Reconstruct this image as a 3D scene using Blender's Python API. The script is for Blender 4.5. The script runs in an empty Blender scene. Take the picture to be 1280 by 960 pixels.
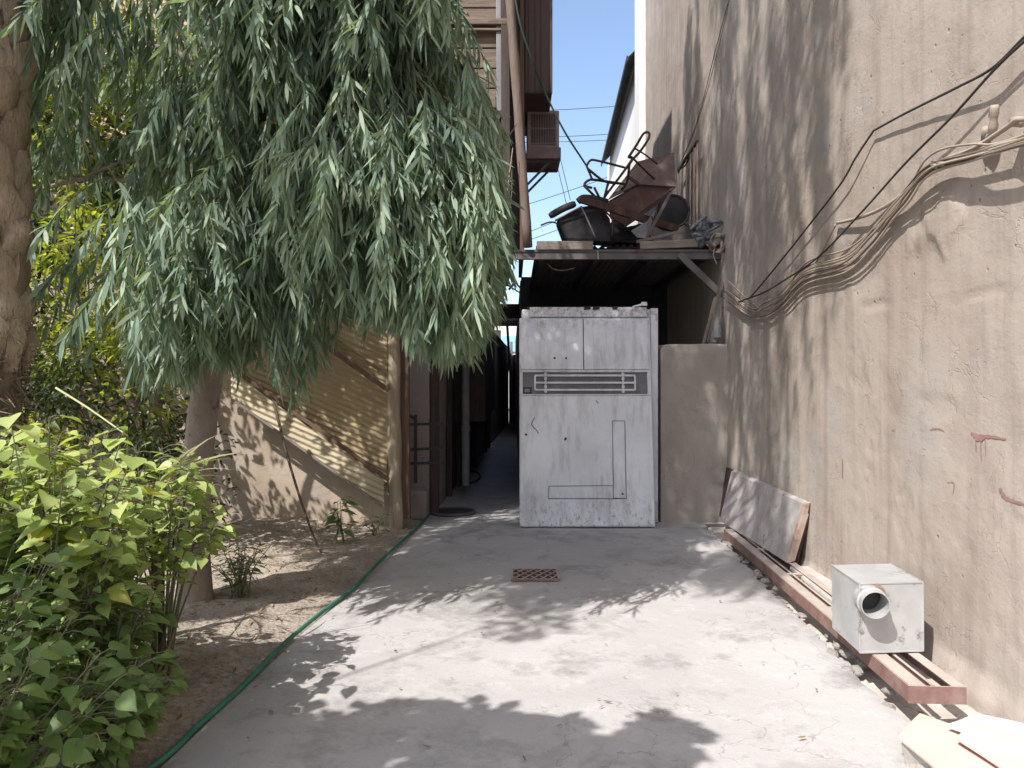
import bpy, math, random
import numpy as np
from mathutils import Vector, Matrix

random.seed(7)
rng = np.random.default_rng(11)
SC = bpy.context.scene
COL = SC.collection
CAM_H = 1.55
F = 960.0

# ------------------------------------------------------------------ helpers
def P(px, py, Y):
    """photo pixel at depth Y -> world point (used once, to read real positions off the photograph)"""
    return np.array([(px - 640) / F * Y, Y, CAM_H + (480 - py) / F * Y])

def G(px, py, h=0.0):
    Y = (CAM_H - h) * F / (py - 480)
    return np.array([(px - 640) / F * Y, Y, h])

def wall_x(Y):
    return 2.33 + 0.0157 * (Y - 3.5)

def W(px, py, s=0.0):
    Y = (2.275 - s) / ((px - 640) / F - 0.0157)
    return P(px, py, Y)

class VNoise:
    def __init__(self, seed, n=256):
        r = np.random.default_rng(seed)
        self.g = r.random((n, n)); self.n = n
    def __call__(self, x, y):
        x = np.asarray(x, float); y = np.asarray(y, float)
        xi = np.floor(x).astype(int); yi = np.floor(y).astype(int)
        fx = x - xi; fy = y - yi
        fx = fx * fx * (3 - 2 * fx); fy = fy * fy * (3 - 2 * fy)
        n = self.n; g = self.g
        a = g[xi % n, yi % n]; b = g[(xi + 1) % n, yi % n]
        c = g[xi % n, (yi + 1) % n]; d = g[(xi + 1) % n, (yi + 1) % n]
        return (a * (1 - fx) + b * fx) * (1 - fy) + (c * (1 - fx) + d * fx) * fy - 0.5
    def fbm(self, x, y, o=4):
        s = 0; a = 1; f = 1
        for i in range(o):
            s = s + a * self(np.asarray(x) * f + 17.3 * i, np.asarray(y) * f + 5.1 * i); a *= .5; f *= 2
        return s

VN1, VN2, VN3 = VNoise(1), VNoise(2), VNoise(3)

class MB:
    def __init__(self):
        self.v = []; self.f = []; self.n = 0
    def add(self, verts, faces):
        verts = np.asarray(verts, float).reshape(-1, 3)
        self.v.append(verts)
        if isinstance(faces, np.ndarray):
            self.f.append(faces + self.n)
        else:
            by = {}
            for f in faces: by.setdefault(len(f), []).append(f)
            for k, l in by.items(): self.f.append(np.array(l, int) + self.n)
        self.n += len(verts)
        return self
    def box(self, c, s, rot=None, axes=None, jitter=0):
        c = np.asarray(c, float); h = np.asarray(s, float) / 2
        k = np.array([[-1,-1,-1],[1,-1,-1],[1,1,-1],[-1,1,-1],[-1,-1,1],[1,-1,1],[1,1,1],[-1,1,1]]) * h
        if jitter: k = k + rng.normal(0, jitter, k.shape)
        if rot is not None: k = k @ np.array(rot).T
        if axes is not None: k = k @ np.array(axes)
        return self.add(k + c, [(0,3,2,1),(4,5,6,7),(0,1,5,4),(1,2,6,5),(2,3,7,6),(3,0,4,7)])
    def bar(self, a, b, w, h, up=(0,0,1)):
        a = np.asarray(a, float); b = np.asarray(b, float); d = b - a; L = np.linalg.norm(d); d /= L
        up = np.asarray(up, float)
        if abs(d @ up) > .98: up = np.array([0, 1., 0])
        s = np.cross(d, up); s /= np.linalg.norm(s); u = np.cross(s, d)
        return self.box((a + b) / 2, (L, w, h), axes=np.array([d, s, u]))
    def tube(self, pts, r, n=7, cap=True):
        pts = np.asarray(pts, float); m = len(pts)
        r = np.broadcast_to(np.asarray(r, float), (m,))
        t = np.gradient(pts, axis=0); t /= (np.linalg.norm(t, axis=1)[:, None] + 1e-12)
        ref = np.array([0, 0, 1.]) if abs(t[0][2]) < .9 else np.array([1., 0, 0])
        u = np.cross(t[0], ref); u /= np.linalg.norm(u)
        V = []; ang = np.arange(n) / n * 2 * np.pi
        for i in range(m):
            u = u - t[i] * (u @ t[i]); u /= (np.linalg.norm(u) + 1e-12); w = np.cross(t[i], u)
            V.append(pts[i] + r[i] * (np.cos(ang)[:, None] * u + np.sin(ang)[:, None] * w))
        Fc = []
        for i in range(m - 1):
            for j in range(n):
                k = (j + 1) % n
                Fc.append((i*n+j, i*n+k, (i+1)*n+k, (i+1)*n+j))
        if cap:
            Fc.append(tuple(range(n))[::-1]); Fc.append(tuple((m-1)*n + j for j in range(n)))
        return self.add(np.concatenate(V), Fc)
    def grid(self, X, Y, Z):
        a, b = X.shape
        V = np.stack([X, Y, Z], -1).reshape(-1, 3)
        i, j = np.meshgrid(np.arange(a - 1), np.arange(b - 1), indexing='ij')
        k = (i * b + j).ravel()
        return self.add(V, np.stack([k, k + b, k + b + 1, k + 1], 1))
    def prism(self, poly, off):
        poly = np.asarray(poly, float); off = np.asarray(off, float); n = len(poly)
        Fc = [tuple(range(n))[::-1], tuple(range(n, 2*n))]
        for i in range(n):
            j = (i + 1) % n; Fc.append((i, j, n + j, n + i))
        return self.add(np.concatenate([poly, poly + off]), Fc)
    def leaves(self, base, dirv, nrm, L, Wd, bend, prof, fold=0.0, heart=0.0):
        """batch of leaves; prof = half width factors along the blade"""
        base = np.asarray(base, float); N = len(base)
        if N == 0: return self
        d = dirv / (np.linalg.norm(dirv, axis=1)[:, None] + 1e-9)
        s = np.cross(d, nrm); s /= (np.linalg.norm(s, axis=1)[:, None] + 1e-9)
        nn = np.cross(s, d)
        L = np.broadcast_to(np.asarray(L, float), (N,)); Wd = np.broadcast_to(np.asarray(Wd, float), (N,))
        bend = np.asarray(bend, float)
        if bend.ndim == 1: bend = np.broadcast_to(bend, (N, 3))
        m = len(prof); cols = 3 if fold else 2
        V = np.zeros((N, m, cols, 3))
        for i, p in enumerate(prof):
            t = i / (m - 1)
            c = base + d * (L * t)[:, None] + bend * (L * t * t)[:, None]
            w = (Wd * .5 * p)[:, None]
            back = d * (L * (heart if i == 0 else 0))[:, None]
            if fold:
                V[:, i, 0] = c - s * w + nn * w * fold - back
                V[:, i, 1] = c
                V[:, i, 2] = c + s * w + nn * w * fold - back
            else:
                V[:, i, 0] = c - s * w; V[:, i, 1] = c + s * w
        fs = []
        for i in range(m - 1):
            for c in range(cols - 1):
                a = i * cols + c; fs.append((a, a + 1, a + cols + 1, a + cols))
        fs = np.array(fs)
        Fa = (np.arange(N) * m * cols)[:, None, None] + fs[None]
        return self.add(V.reshape(-1, 3), Fa.reshape(-1, 4))
    def build(self, name, mat, parent=None, origin=None, smooth=False, bevel=0, flat_angle=None):
        V = np.concatenate(self.v)
        if parent is not None:
            o0 = np.array(ORG[parent.name])
        else:
            if origin is None:
                origin = ((V[:, 0].min() + V[:, 0].max()) / 2, (V[:, 1].min() + V[:, 1].max()) / 2, V[:, 2].min())
            o0 = np.array(origin, float)
        V = V - o0
        me = bpy.data.meshes.new(name)
        nl = sum(f.size for f in self.f); nf = sum(len(f) for f in self.f)
        me.vertices.add(len(V)); me.loops.add(nl); me.polygons.add(nf)
        me.vertices.foreach_set('co', V.ravel().astype(np.float32))
        loops = np.concatenate([f.ravel() for f in self.f]).astype(np.int32)
        tot = np.concatenate([np.full(len(f), f.shape[1]) for f in self.f]).astype(np.int32)
        st = np.concatenate([[0], np.cumsum(tot)[:-1]]).astype(np.int32)
        me.loops.foreach_set('vertex_index', loops)
        me.polygons.foreach_set('loop_start', st)
        me.polygons.foreach_set('loop_total', tot)
        me.polygons.foreach_set('use_smooth', np.full(nf, bool(smooth)))
        me.update(calc_edges=True); me.validate()
        me.materials.append(mat)
        o = bpy.data.objects.new(name, me); COL.objects.link(o)
        if parent is not None: o.parent = parent
        else: o.location = o0.tolist()
        ORG[o.name] = o0
        if bevel:
            b = o.modifiers.new('bevel', 'BEVEL'); b.width = bevel; b.segments = 2; b.limit_method = 'ANGLE'
        if flat_angle:
            e = o.modifiers.new('es', 'EDGE_SPLIT'); e.split_angle = math.radians(flat_angle)
        return o
ORG = {}

def tag(o, label=None, cat=None, group=None, kind=None):
    if label: o['label'] = label
    if cat: o['category'] = cat
    if group: o['group'] = group
    if kind: o['kind'] = kind
    return o

def empty(name, loc, label, cat, group=None):
    o = bpy.data.objects.new(name, None); COL.objects.link(o)
    o.empty_display_size = .1
    o.location = [float(x) for x in loc]; ORG[o.name] = np.array(loc, float)
    return tag(o, label, cat, group)

def copy_tree(o, parent=None):
    c = o.copy(); COL.objects.link(c)
    if parent is not None: c.parent = parent
    for ch in [x for x in bpy.data.objects if x.parent == o]: copy_tree(ch, c)
    return c

def norm(v):
    v = np.asarray(v, float); return v / (np.linalg.norm(v) + 1e-12)

def spline(pts, n=8):
    """Catmull-Rom"""
    p = np.asarray(pts, float); p = np.vstack([2*p[0]-p[1], p, 2*p[-1]-p[-2]]); out = []
    for i in range(1, len(p) - 2):
        for t in np.arange(n) / n:
            a, b, c, d = p[i-1], p[i], p[i+1], p[i+2]
            out.append(.5*((2*b)+(-a+c)*t+(2*a-5*b+4*c-d)*t*t+(-a+3*b-3*c+d)*t**3))
    out.append(p[-2]); return np.array(out)

# ------------------------------------------------------------------ materials
class NT:
    def __init__(self, name):
        self.m = bpy.data.materials.new(name); self.m.use_nodes = True
        self.t = self.m.node_tree; self.t.nodes.clear()
        self.out = self.n('ShaderNodeOutputMaterial')
        self.co = self.n('ShaderNodeTexCoord').outputs['Object']
    def n(self, k): return self.t.nodes.new(k)
    def l(self, a, b): self.t.links.new(a, b)
    def set(self, sock, v):
        if hasattr(v, 'is_output') or isinstance(v, bpy.types.NodeSocket): self.l(v, sock)
        else: sock.default_value = v
    def map(self, scale=(1,1,1), loc=(0,0,0), rot=(0,0,0), vec=None):
        n = self.n('ShaderNodeMapping'); self.l(vec or self.co, n.inputs[0])
        n.inputs['Scale'].default_value = scale; n.inputs['Location'].default_value = loc; n.inputs['Rotation'].default_value = rot
        return n.outputs[0]
    def noise(self, scale, detail=4, rough=.55, vec=None, dist=0):
        n = self.n('ShaderNodeTexNoise'); self.l(vec or self.co, n.inputs['Vector'])
        n.inputs['Scale'].default_value = scale; n.inputs['Detail'].default_value = detail
        n.inputs['Roughness'].default_value = rough; n.inputs['Distortion'].default_value = dist
        return n.outputs['Fac']
    def voro(self, scale, feat='F1', vec=None, rnd=1):
        n = self.n('ShaderNodeTexVoronoi'); self.l(vec or self.co, n.inputs['Vector'])
        n.feature = feat; n.inputs['Scale'].default_value = scale; n.inputs['Randomness'].default_value = rnd
        return n.outputs['Distance']
    def ramp(self, fac, *stops):
        n = self.n('ShaderNodeValToRGB'); self.l(fac, n.inputs[0]); e = n.color_ramp.elements
        while len(e) < len(stops): e.new(.5)
        for i, (p, c) in enumerate(stops):
            e[i].position = p
            e[i].color = (c, c, c, 1) if not hasattr(c, '__len__') else (*c, 1)
        return n.outputs[0]
    def mix(self, fac, a, b, mode='MIX'):
        n = self.n('ShaderNodeMix'); n.data_type = 'RGBA'; n.blend_type = mode; n.clamp_factor = True
        for s, v in ((n.inputs[0], fac), (n.inputs[6], a), (n.inputs[7], b)):
            if isinstance(v, tuple): v = (*v, 1) if len(v) == 3 else v
            self.set(s, v)
        return n.outputs[2]
    def math(self, op, a, b=0.0, c=0.0):
        n = self.n('ShaderNodeMath'); n.operation = op
        self.set(n.inputs[0], a); self.set(n.inputs[1], b); self.set(n.inputs[2], c)
        return n.outputs[0]
    def bump(self, h, dist=.01, strength=1, nrm=None):
        n = self.n('ShaderNodeBump'); self.l(h, n.inputs['Height'])
        n.inputs['Distance'].default_value = dist; n.inputs['Strength'].default_value = strength
        if nrm: self.l(nrm, n.inputs['Normal'])
        return n.outputs[0]
    def rnd(self):
        return self.n('ShaderNodeNewGeometry').outputs['Random Per Island']
    def bsdf(self, color, rough=.8, metal=0, nrm=None, spec=.5):
        b = self.n('ShaderNodeBsdfPrincipled')
        if isinstance(color, tuple): color = (*color, 1)
        self.set(b.inputs['Base Color'], color); self.set(b.inputs['Roughness'], rough)
        self.set(b.inputs['Metallic'], metal); b.inputs['Specular IOR Level'].default_value = spec
        if nrm: self.l(nrm, b.inputs['Normal'])
        return b.outputs[0]
    def done(self, s):
        self.l(s, self.out.inputs['Surface']); return self.m

def mat_leaf(name, c1, c2, c3, trans=.35, rough=.45, spec=.5, dry=None):
    t = NT(name); r = t.rnd()
    col = t.ramp(r, (0, c1), (.5, c2), (1, c3))
    if dry: col = t.mix(t.ramp(r, (.965, 0.), (.98, 1.)), col, dry)
    nz = t.noise(60, 2)
    cl = t.ramp(t.noise(1.7, 3, .5), (.38, 0.), (.66, 1.))
    col = t.mix(t.math('MULTIPLY', cl, .55), col, t.mix(1, col, (1.45, 1.4, 1.35), 'MULTIPLY'))
    col = t.mix(t.math('MULTIPLY', nz, .35), col, t.mix(1, col, (1.25, 1.3, 1.0), 'MULTIPLY'))
    b = t.bsdf(col, rough, spec=spec)
    tr = t.n('ShaderNodeBsdfTranslucent')
    t.l(t.mix(1, col, (1.6, 1.7, .7), 'MULTIPLY'), tr.inputs[0])
    ms = t.n('ShaderNodeMixShader'); ms.inputs[0].default_value = trans
    t.l(b, ms.inputs[1]); t.l(tr.outputs[0], ms.inputs[2])
    return t.done(ms.outputs[0])

def mat_simple(name, c1, c2, scale=8, rough=.7, metal=0, bump=.002, bscale=40, spots=None, stretch=None, spec=.4):
    """two-tone noise with bump; spots=(color, scale, threshold)"""
    t = NT(name)
    v = t.map(scale=stretch) if stretch else t.co
    col = t.mix(t.ramp(t.noise(scale, 6, .6, v), (.3, 0.), (.72, 1.)), c1, c2)
    if spots:
        s = t.ramp(t.noise(spots[1], 7, .7), (spots[2], 0.), (spots[2] + .07, 1.))
        col = t.mix(s, col, spots[0])
    h = t.noise(bscale, 5, .6, v)
    return t.done(t.bsdf(col, rough, metal, t.bump(h, bump), spec))

def mat_plaster(name, base, light, dark, streak=True):
    t = NT(name)
    big = t.noise(.55, 5, .6, dist=.6)
    col = t.mix(t.ramp(big, (.32, 0.), (.68, 1.)), base, light)
    mid = t.noise(2.6, 6, .65, t.map(scale=(1, 1, .55)))
    col = t.mix(t.math('MULTIPLY', t.ramp(mid, (.48, 0.), (.74, 1.)), .55), col, dark)
    if streak:
        sv = t.map(scale=(1, 5.5, .22))
        st = t.noise(1.5, 5, .6, sv)
        col = t.mix(t.math('MULTIPLY', t.ramp(st, (.50, 0.), (.68, 1.)), .42), col, dark)
        st2 = t.noise(2.3, 5, .6, t.map(scale=(1, 4.2, .2), loc=(3, 9, 4)))
        col = t.mix(t.math('MULTIPLY', t.ramp(st2, (.55, 0.), (.75, 1.)), .4), col, light)
    # patches where the top coat has a greyer, colder cast
    g = t.noise(1.1, 5, .6, t.map(loc=(7, 2, 5)))
    col = t.mix(t.math('MULTIPLY', t.ramp(g, (.55, 0.), (.7, 1.)), .45), col, tuple(np.mean(light) * np.array([.9, .9, .9])))
    # pock marks and fine grit
    pit = t.voro(9, vec=t.mix(.07, t.co, t.n('ShaderNodeTexNoise').outputs['Color']))
    pm = t.math('MULTIPLY', t.ramp(pit, (.04, 1.), (.11, 0.)), t.ramp(t.noise(1.7, 3), (.5, 0.), (.6, 1.)))
    fine = t.noise(55, 6, .7)
    col = t.mix(t.math('MULTIPLY', fine, .22), col, t.mix(1, col, (.55, .52, .5), 'MULTIPLY'))
    col = t.mix(t.math('MULTIPLY', pm, .6), col, t.mix(1, col, (.45, .4, .36), 'MULTIPLY'))
    trow = t.math('ADD', t.noise(5, 8, .62, t.map(scale=(1, 1, 1.5))), t.math('MULTIPLY', t.noise(1.3, 4, .5, t.map(scale=(1, 1, 1.8), loc=(3, 1, 1))), .6))
    cn = t.math('ABSOLUTE', t.math('SUBTRACT', t.noise(1.6, 6, .62, t.map(loc=(2, 2, 2)), .4), .5))
    ck = t.math('MAXIMUM', t.ramp(cn, (.0, 0.), (.008, 1.)), t.ramp(t.noise(.9, 3, vec=t.map(loc=(1, 4, 8))), (.42, 1.), (.5, 0.)))
    ck = t.math('MAXIMUM', ck, t.ramp(t.noise(2.2, 3, vec=t.map(loc=(6, 4, 1))), (.45, 1.), (.52, 0.)))
    col = t.mix(t.math('MULTIPLY', t.math('SUBTRACT', 1, ck), .22), col, t.mix(1, col, (.5, .46, .42), 'MULTIPLY'))
    gouge = t.math('MULTIPLY', t.ramp(t.noise(13, 4, .6, t.map(scale=(1, .6, 2.2))), (.70, 0.), (.74, 1.)), t.ramp(t.noise(1.4, 3, vec=t.map(loc=(9, 4, 1))), (.5, 0.), (.58, 1.)))
    col = t.mix(t.math('MULTIPLY', gouge, .4), col, t.mix(1, col, (.6, .55, .5), 'MULTIPLY'))
    pm = t.math('ADD', pm, gouge)
    h = t.math('ADD', t.math('MULTIPLY', trow, .80), t.math('MULTIPLY', fine, .30))
    h = t.math('SUBTRACT', h, t.math('MULTIPLY', pm, .6))
    h = t.math('ADD', h, t.math('MULTIPLY', ck, .16))
    return t.done(t.bsdf(col, .93, 0, t.bump(h, .012, .8), .2))

def mat_concrete():
    t = NT('drive_concrete')
    a = t.noise(.7, 6, .6, dist=.5)
    col = t.mix(t.ramp(a, (.3, 0.), (.7, 1.)), (.375, .36, .352), (.465, .447, .437))
    b = t.noise(2.2, 8, .7, t.map(loc=(4, 1, 0)))
    col = t.mix(t.math('MULTIPLY', t.ramp(b, (.52, 0.), (.64, 1.)), .85), col, (.27, .262, .255))
    dr = t.noise(1.1, 9, .72, t.map(loc=(8, 3, 0)), .8)
    col = t.mix(t.math('MULTIPLY', t.ramp(dr, (.55, 0.), (.62, 1.)), .6), col, (.30, .292, .285))
    c = t.noise(5, 8, .75, t.map(loc=(1, 6, 0)))
    col = t.mix(t.math('MULTIPLY', t.ramp(c, (.55, 0.), (.7, 1.)), .5), col, (.58, .55, .52))
    sc_ = t.ramp(t.noise(160, 3, .8), (.60, 0.), (.68, 1.))
    col = t.mix(t.math('MULTIPLY', sc_, .5), col, (.2, .19, .18))
    f = t.noise(90, 5, .75)
    col = t.mix(t.math('MULTIPLY', f, .35), col, t.mix(1, col, (.6, .58, .56), 'MULTIPLY'))
    sp = t.math('MULTIPLY', t.ramp(t.voro(17), (.05, 1.), (.1, 0.)), t.ramp(t.noise(3, 3), (.52, 0.), (.6, 1.)))
    col = t.mix(t.math('MULTIPLY', sp, .6), col, (.2, .18, .16))
    cn = t.math('ABSOLUTE', t.math('SUBTRACT', t.noise(.9, 5, .6, t.map(loc=(5, 2, 2)), .3), .5))
    ck = t.math('MULTIPLY', t.ramp(cn, (.0, 1.), (.0035, 0.)), t.ramp(t.noise(.8, 3, vec=t.map(loc=(1, 9, 8))), (.5, 0.), (.56, 1.)))
    col = t.mix(t.math('MULTIPLY', ck, .55), col, (.16, .15, .14))
    sand = t.math('MULTIPLY', t.ramp(t.noise(7, 9, .8, t.map(loc=(3, 3, 0))), (.56, 0.), (.66, 1.)), t.ramp(t.noise(.6, 4), (.45, 0.), (.6, 1.)))
    col = t.mix(t.math('MULTIPLY', sand, .5), col, (.44, .385, .33))
    h = t.math('ADD', t.math('MULTIPLY', b, .7), t.math('MULTIPLY', f, .3))
    h = t.math('ADD', h, t.math('MULTIPLY', t.noise(14, 6, .65), .6))
    return t.done(t.bsdf(col, .92, 0, t.bump(h, .009, .8), .25))

def mat_soil():
    t = NT('dry_soil')
    a = t.noise(1.6, 7, .65)
    col = t.mix(t.ramp(a, (.3, 0.), (.7, 1.)), (.32, .27, .22), (.47, .41, .345))
    f = t.noise(30, 7, .75)
    col = t.mix(t.ramp(f, (.45, 0.), (.75, 1.)), col, (.15, .11, .08))
    h = t.math('ADD', f, t.math('MULTIPLY', t.voro(38), .5))
    return t.done(t.bsdf(col, .97, 0, t.bump(h, .02, .9), .15))

def mat_wood(name, c1, c2, axis=2, dark=(.05, .035, .025)):
    t = NT(name)
    sc = [9, 9, 9]; sc[axis] = .9
    v = t.map(scale=tuple(sc))
    n = t.noise(2.2, 8, .7, v, .4)
    col = t.mix(t.ramp(n, (.3, 0.), (.7, 1.)), c1, c2)
    k = t.noise(5, 8, .7, v)
    col = t.mix(t.math('MULTIPLY', t.ramp(k, (.56, 0.), (.7, 1.)), .75), col, dark)
    return t.done(t.bsdf(col, .85, 0, t.bump(t.math('ADD', n, k), .006, .8), .25))

def mat_white_metal():
    t = NT('scuffed_white_metal')
    a = t.noise(1.7, 6, .6, dist=.4)
    col = t.mix(t.ramp(a, (.3, 0.), (.7, 1.)), (.55, .56, .595), (.74, .75, .79))
    dirt = t.noise(3.2, 8, .7, t.map(scale=(2.2, 1, .45)))
    col = t.mix(t.math('MULTIPLY', t.ramp(dirt, (.50, 0.), (.72, 1.)), .7), col, (.30, .285, .29))
    ru = t.ramp(t.noise(9, 9, .72, t.map(loc=(2, 0, 3))), (.68, 0.), (.72, 1.))
    col = t.mix(ru, col, (.10, .065, .05))
    ru2 = t.ramp(t.noise(30, 6, .75), (.70, 0.), (.73, 1.))
    col = t.mix(t.math('MULTIPLY', ru2, .7), col, (.13, .10, .09))
    sx = t.n('ShaderNodeSeparateXYZ'); t.l(t.co, sx.inputs[0])
    low = t.math('MULTIPLY', t.ramp(sx.outputs[2], (.0, 1.), (.42, 0.)), t.ramp(t.noise(26, 6, .75, t.map(scale=(1, 1, .5))), (.52, 0.), (.60, 1.)))
    col = t.mix(t.math('MULTIPLY', low, .75), col, (.17, .14, .13))
    top = t.math('MULTIPLY', t.ramp(t.math('MULTIPLY', sx.outputs[2], .4), (.84, 0.), (.97, 1.)), t.ramp(t.noise(20, 6, .75), (.50, 0.), (.58, 1.)))
    col = t.mix(t.math('MULTIPLY', top, .7), col, (.16, .11, .09))
    stn = t.ramp(t.noise(4, 7, .7, t.map(scale=(3, 1, .35), loc=(5, 1, 2))), (.58, 0.), (.72, 1.))
    col = t.mix(t.math('MULTIPLY', stn, .45), col, (.36, .32, .29))
    h = t.math('ADD', t.noise(1.6, 4), t.math('MULTIPLY', t.noise(22, 5), .06))
    return t.done(t.bsdf(col, t.ramp(dirt, (.4, .42), (.7, .75)), 0, t.bump(h, .05, .6), .4))

def mat_rust(name, c1, c2, c3, rough=.8):
    t = NT(name)
    n = t.noise(6, 8, .7)
    col = t.ramp(n, (.32, c1), (.5, c2), (.68, c3))
    f = t.noise(60, 5, .7)
    col = t.mix(t.math('MULTIPLY', f, .4), col, t.mix(1, col, (.5, .45, .4), 'MULTIPLY'))
    return t.done(t.bsdf(col, rough, 0, t.bump(t.math('ADD', n, f), .004, .7), .3))

M = {}
M['plaster'] = mat_plaster('tan_plaster', (.362, .303, .257), (.448, .394, .347), (.252, .203, .168))
M['plaster2'] = mat_plaster('grey_plaster', (.34, .30, .26), (.40, .36, .32), (.25, .215, .185), streak=False)
M['mud'] = mat_plaster('mud_plaster', (.36, .29, .22), (.44, .37, .30), (.24, .185, .14), streak=False)
M['pink'] = mat_plaster('dull_pink_plaster', (.26, .215, .205), (.33, .28, .27), (.15, .12, .115), streak=False)
M['alley_plaster'] = mat_plaster('sooty_plaster', (.24, .225, .225), (.30, .285, .285), (.15, .14, .14), streak=False)
M['white_wall'] = mat_simple('whitewash', (.72, .71, .69), (.8, .79, .77), 1.5, .9, 0, .004, 12)
M['far_wall'] = mat_simple('far_whitewash', (.7, .68, .66), (.8, .78, .76), .8, .9, 0, .004, 6)
M['blue_paint'] = mat_simple('blue_paint', (.22, .42, .62), (.28, .5, .7), 2, .7)
M['concrete'] = mat_concrete()
M['soil'] = mat_soil()
M['rubble'] = mat_simple('rubble_concrete', (.36, .325, .29), (.50, .46, .42), 5, .95, 0, .012, 16, spots=((.16, .13, .11), 12, .6))
M['white_metal'] = mat_white_metal()
M['dark_gap'] = mat_simple('dark_steel', (.035, .033, .035), (.06, .055, .055), 8, .7, .2)
M['beam'] = mat_simple('dusty_dark_steel', (.085, .075, .078), (.14, .125, .125), 5, .75, .1, .003, 30, spots=((.09, .05, .035), 7, .6))
M['rust'] = mat_rust('brown_rust', (.035, .022, .020), (.06, .034, .028), (.10, .055, .042))
def mat_dusty_red():
    t = NT('dusty_red_steel'); n = t.noise(7, 8, .7)
    col = t.ramp(n, (.32, (.15, .082, .07)), (.5, (.205, .118, .10)), (.68, (.27, .185, .165)))
    nz = t.n('ShaderNodeSeparateXYZ'); t.l(t.n('ShaderNodeNewGeometry').outputs['Normal'], nz.inputs[0])
    up = t.math('MULTIPLY', t.ramp(nz.outputs[2], (.6, 0.), (.9, 1.)), t.ramp(t.noise(5, 6, .7), (.3, .6), (.6, 1.)))
    col = t.mix(up, col, (.40, .355, .315))
    return t.done(t.bsdf(col, .85, 0, t.bump(n, .004, .7), .3))
M['rust_red'] = mat_dusty_red()
M['rust_pink'] = mat_rust('faded_red_sheet', (.13, .092, .088), (.175, .125, .118), (.11, .07, .065))
M['rust_dark'] = mat_rust('dark_red_sheet', (.075, .043, .04), (.10, .054, .048), (.05, .032, .03))
M['roof_tin'] = mat_simple('dusty_roof_tin', (.075, .068, .066), (.13, .115, .11), 4, .8, .1, .004, 25, spots=((.10, .06, .04), 6, .58))
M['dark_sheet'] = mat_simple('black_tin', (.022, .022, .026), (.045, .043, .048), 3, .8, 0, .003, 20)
M['timber'] = mat_wood('weathered_timber', (.105, .076, .062), (.20, .15, .125), 2)
M['post_wood'] = mat_wood('sunbleached_post', (.25, .20, .145), (.40, .335, .255), 2, (.12, .08, .05))
M['red_wood'] = mat_wood('red_brown_wood', (.10, .065, .048), (.16, .105, .08), 2)
M['dark_wood'] = mat_wood('dark_old_wood', (.045, .035, .033), (.085, .066, .058), 2, (.02, .015, .013))
M['plank'] = mat_wood('grey_brown_plank', (.105, .08, .064), (.22, .17, .135), 0, (.04, .03, .025))
M['plank_light'] = mat_wood('pale_board', (.17, .14, .125), (.26, .215, .19), 0, (.12, .09, .07))
M['panel_brown'] = mat_simple('brown_painted_panel', (.075, .045, .042), (.11, .068, .06), 3, .6, 0, .002, 30, stretch=(1, 1, .3))
M['tin_galv'] = mat_simple('galvanised_sheet', (.36, .36, .358), (.50, .50, .495), 4.5, .5, .25, .0015, 18, spots=((.22, .215, .21), 7, .58), spec=.4)
M['tin_inside'] = mat_simple('dark_tin_inside', (.05, .048, .045), (.08, .075, .07), 8, .8)
M['board'] = mat_simple('limestone_board', (.31, .28, .27), (.45, .41, .395), 7, .85, 0, .004, 26, spots=((.22, .185, .175), 9, .58))
M['board_rust'] = mat_rust('flaking_rust', (.42, .36, .32), (.36, .27, .22), (.22, .12, .08))
M['cardboard'] = mat_simple('bleached_cardboard', (.55, .415, .36), (.63, .49, .43), 3, .9, 0, .0015, 30)
M['foam'] = mat_simple('white_foam_board', (.70, .70, .68), (.78, .78, .76), 5, .7, 0, .001, 60)
M['hose'] = mat_simple('green_hose', (.020, .13, .085), (.05, .20, .14), 5, .45, 0, .001, 60, spots=((.16, .16, .12), 10, .62))
M['cable_tan'] = mat_simple('dusty_cable', (.25, .20, .155), (.38, .315, .255), 5, .8)
M['cable_brown'] = mat_simple('brown_cable', (.12, .09, .07), (.2, .155, .12), 5, .8)
M['cable_black'] = mat_simple('black_cable', (.03, .025, .022), (.06, .05, .042), 5, .7)
M['green_wire'] = mat_simple('green_wire', (.015, .04, .03), (.03, .06, .045), 5, .6)
M['rubber'] = mat_simple('black_rubber', (.012, .012, .014), (.03, .027, .029), 6, .8, 0, .003, 25)
M['grey_cloth'] = mat_simple('blue_grey_cloth', (.06, .065, .075), (.22, .23, .25), 9, .9, 0, .01, 20)
M['paint_red'] = mat_simple('dull_red_paint', (.24, .125, .115), (.31, .20, .175), 14, .8)
M['pipe_grey'] = mat_simple('grey_pipe', (.16, .155, .165), (.23, .225, .235), 4, .6)
M['vent_grey'] = mat_simple('shaded_vent_grey', (.11, .107, .115), (.2, .195, .205), 7, .7)  # grey darkened for the shade the vent rails cast
M['ac'] = mat_simple('dirty_appliance_metal', (.24, .19, .18), (.36, .30, .28), 5, .65, .1, .002, 30, spots=((.10, .06, .045), 9, .58))
M['ac_grille'] = mat_simple('dirty_grille', (.16, .115, .11), (.25, .19, .18), 9, .7)
M['corr'] = mat_simple('ochre_tin_sheet', (.27, .205, .115), (.36, .285, .17), 2.4, .6, .1, .001, 30, spots=((.20, .14, .08), 3, .66))
M['corr_light'] = mat_simple('pale_ochre_tin', (.38, .32, .21), (.48, .42, .30), 3, .6, .1, .002, 30, spots=((.2, .13, .07), 5, .6))
M['bark'] = mat_simple('grey_brown_bark', (.19, .15, .12), (.31, .255, .21), 6, .9, 0, .03, 14, spots=((.07, .045, .035), 9, .60), stretch=(1, 1, .5))
M['twig'] = mat_simple('twig', (.16, .11, .07), (.26, .19, .12), 9, .85)
M['green_twig'] = mat_simple('green_twig', (.10, .11, .06), (.16, .15, .09), 9, .8)
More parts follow.
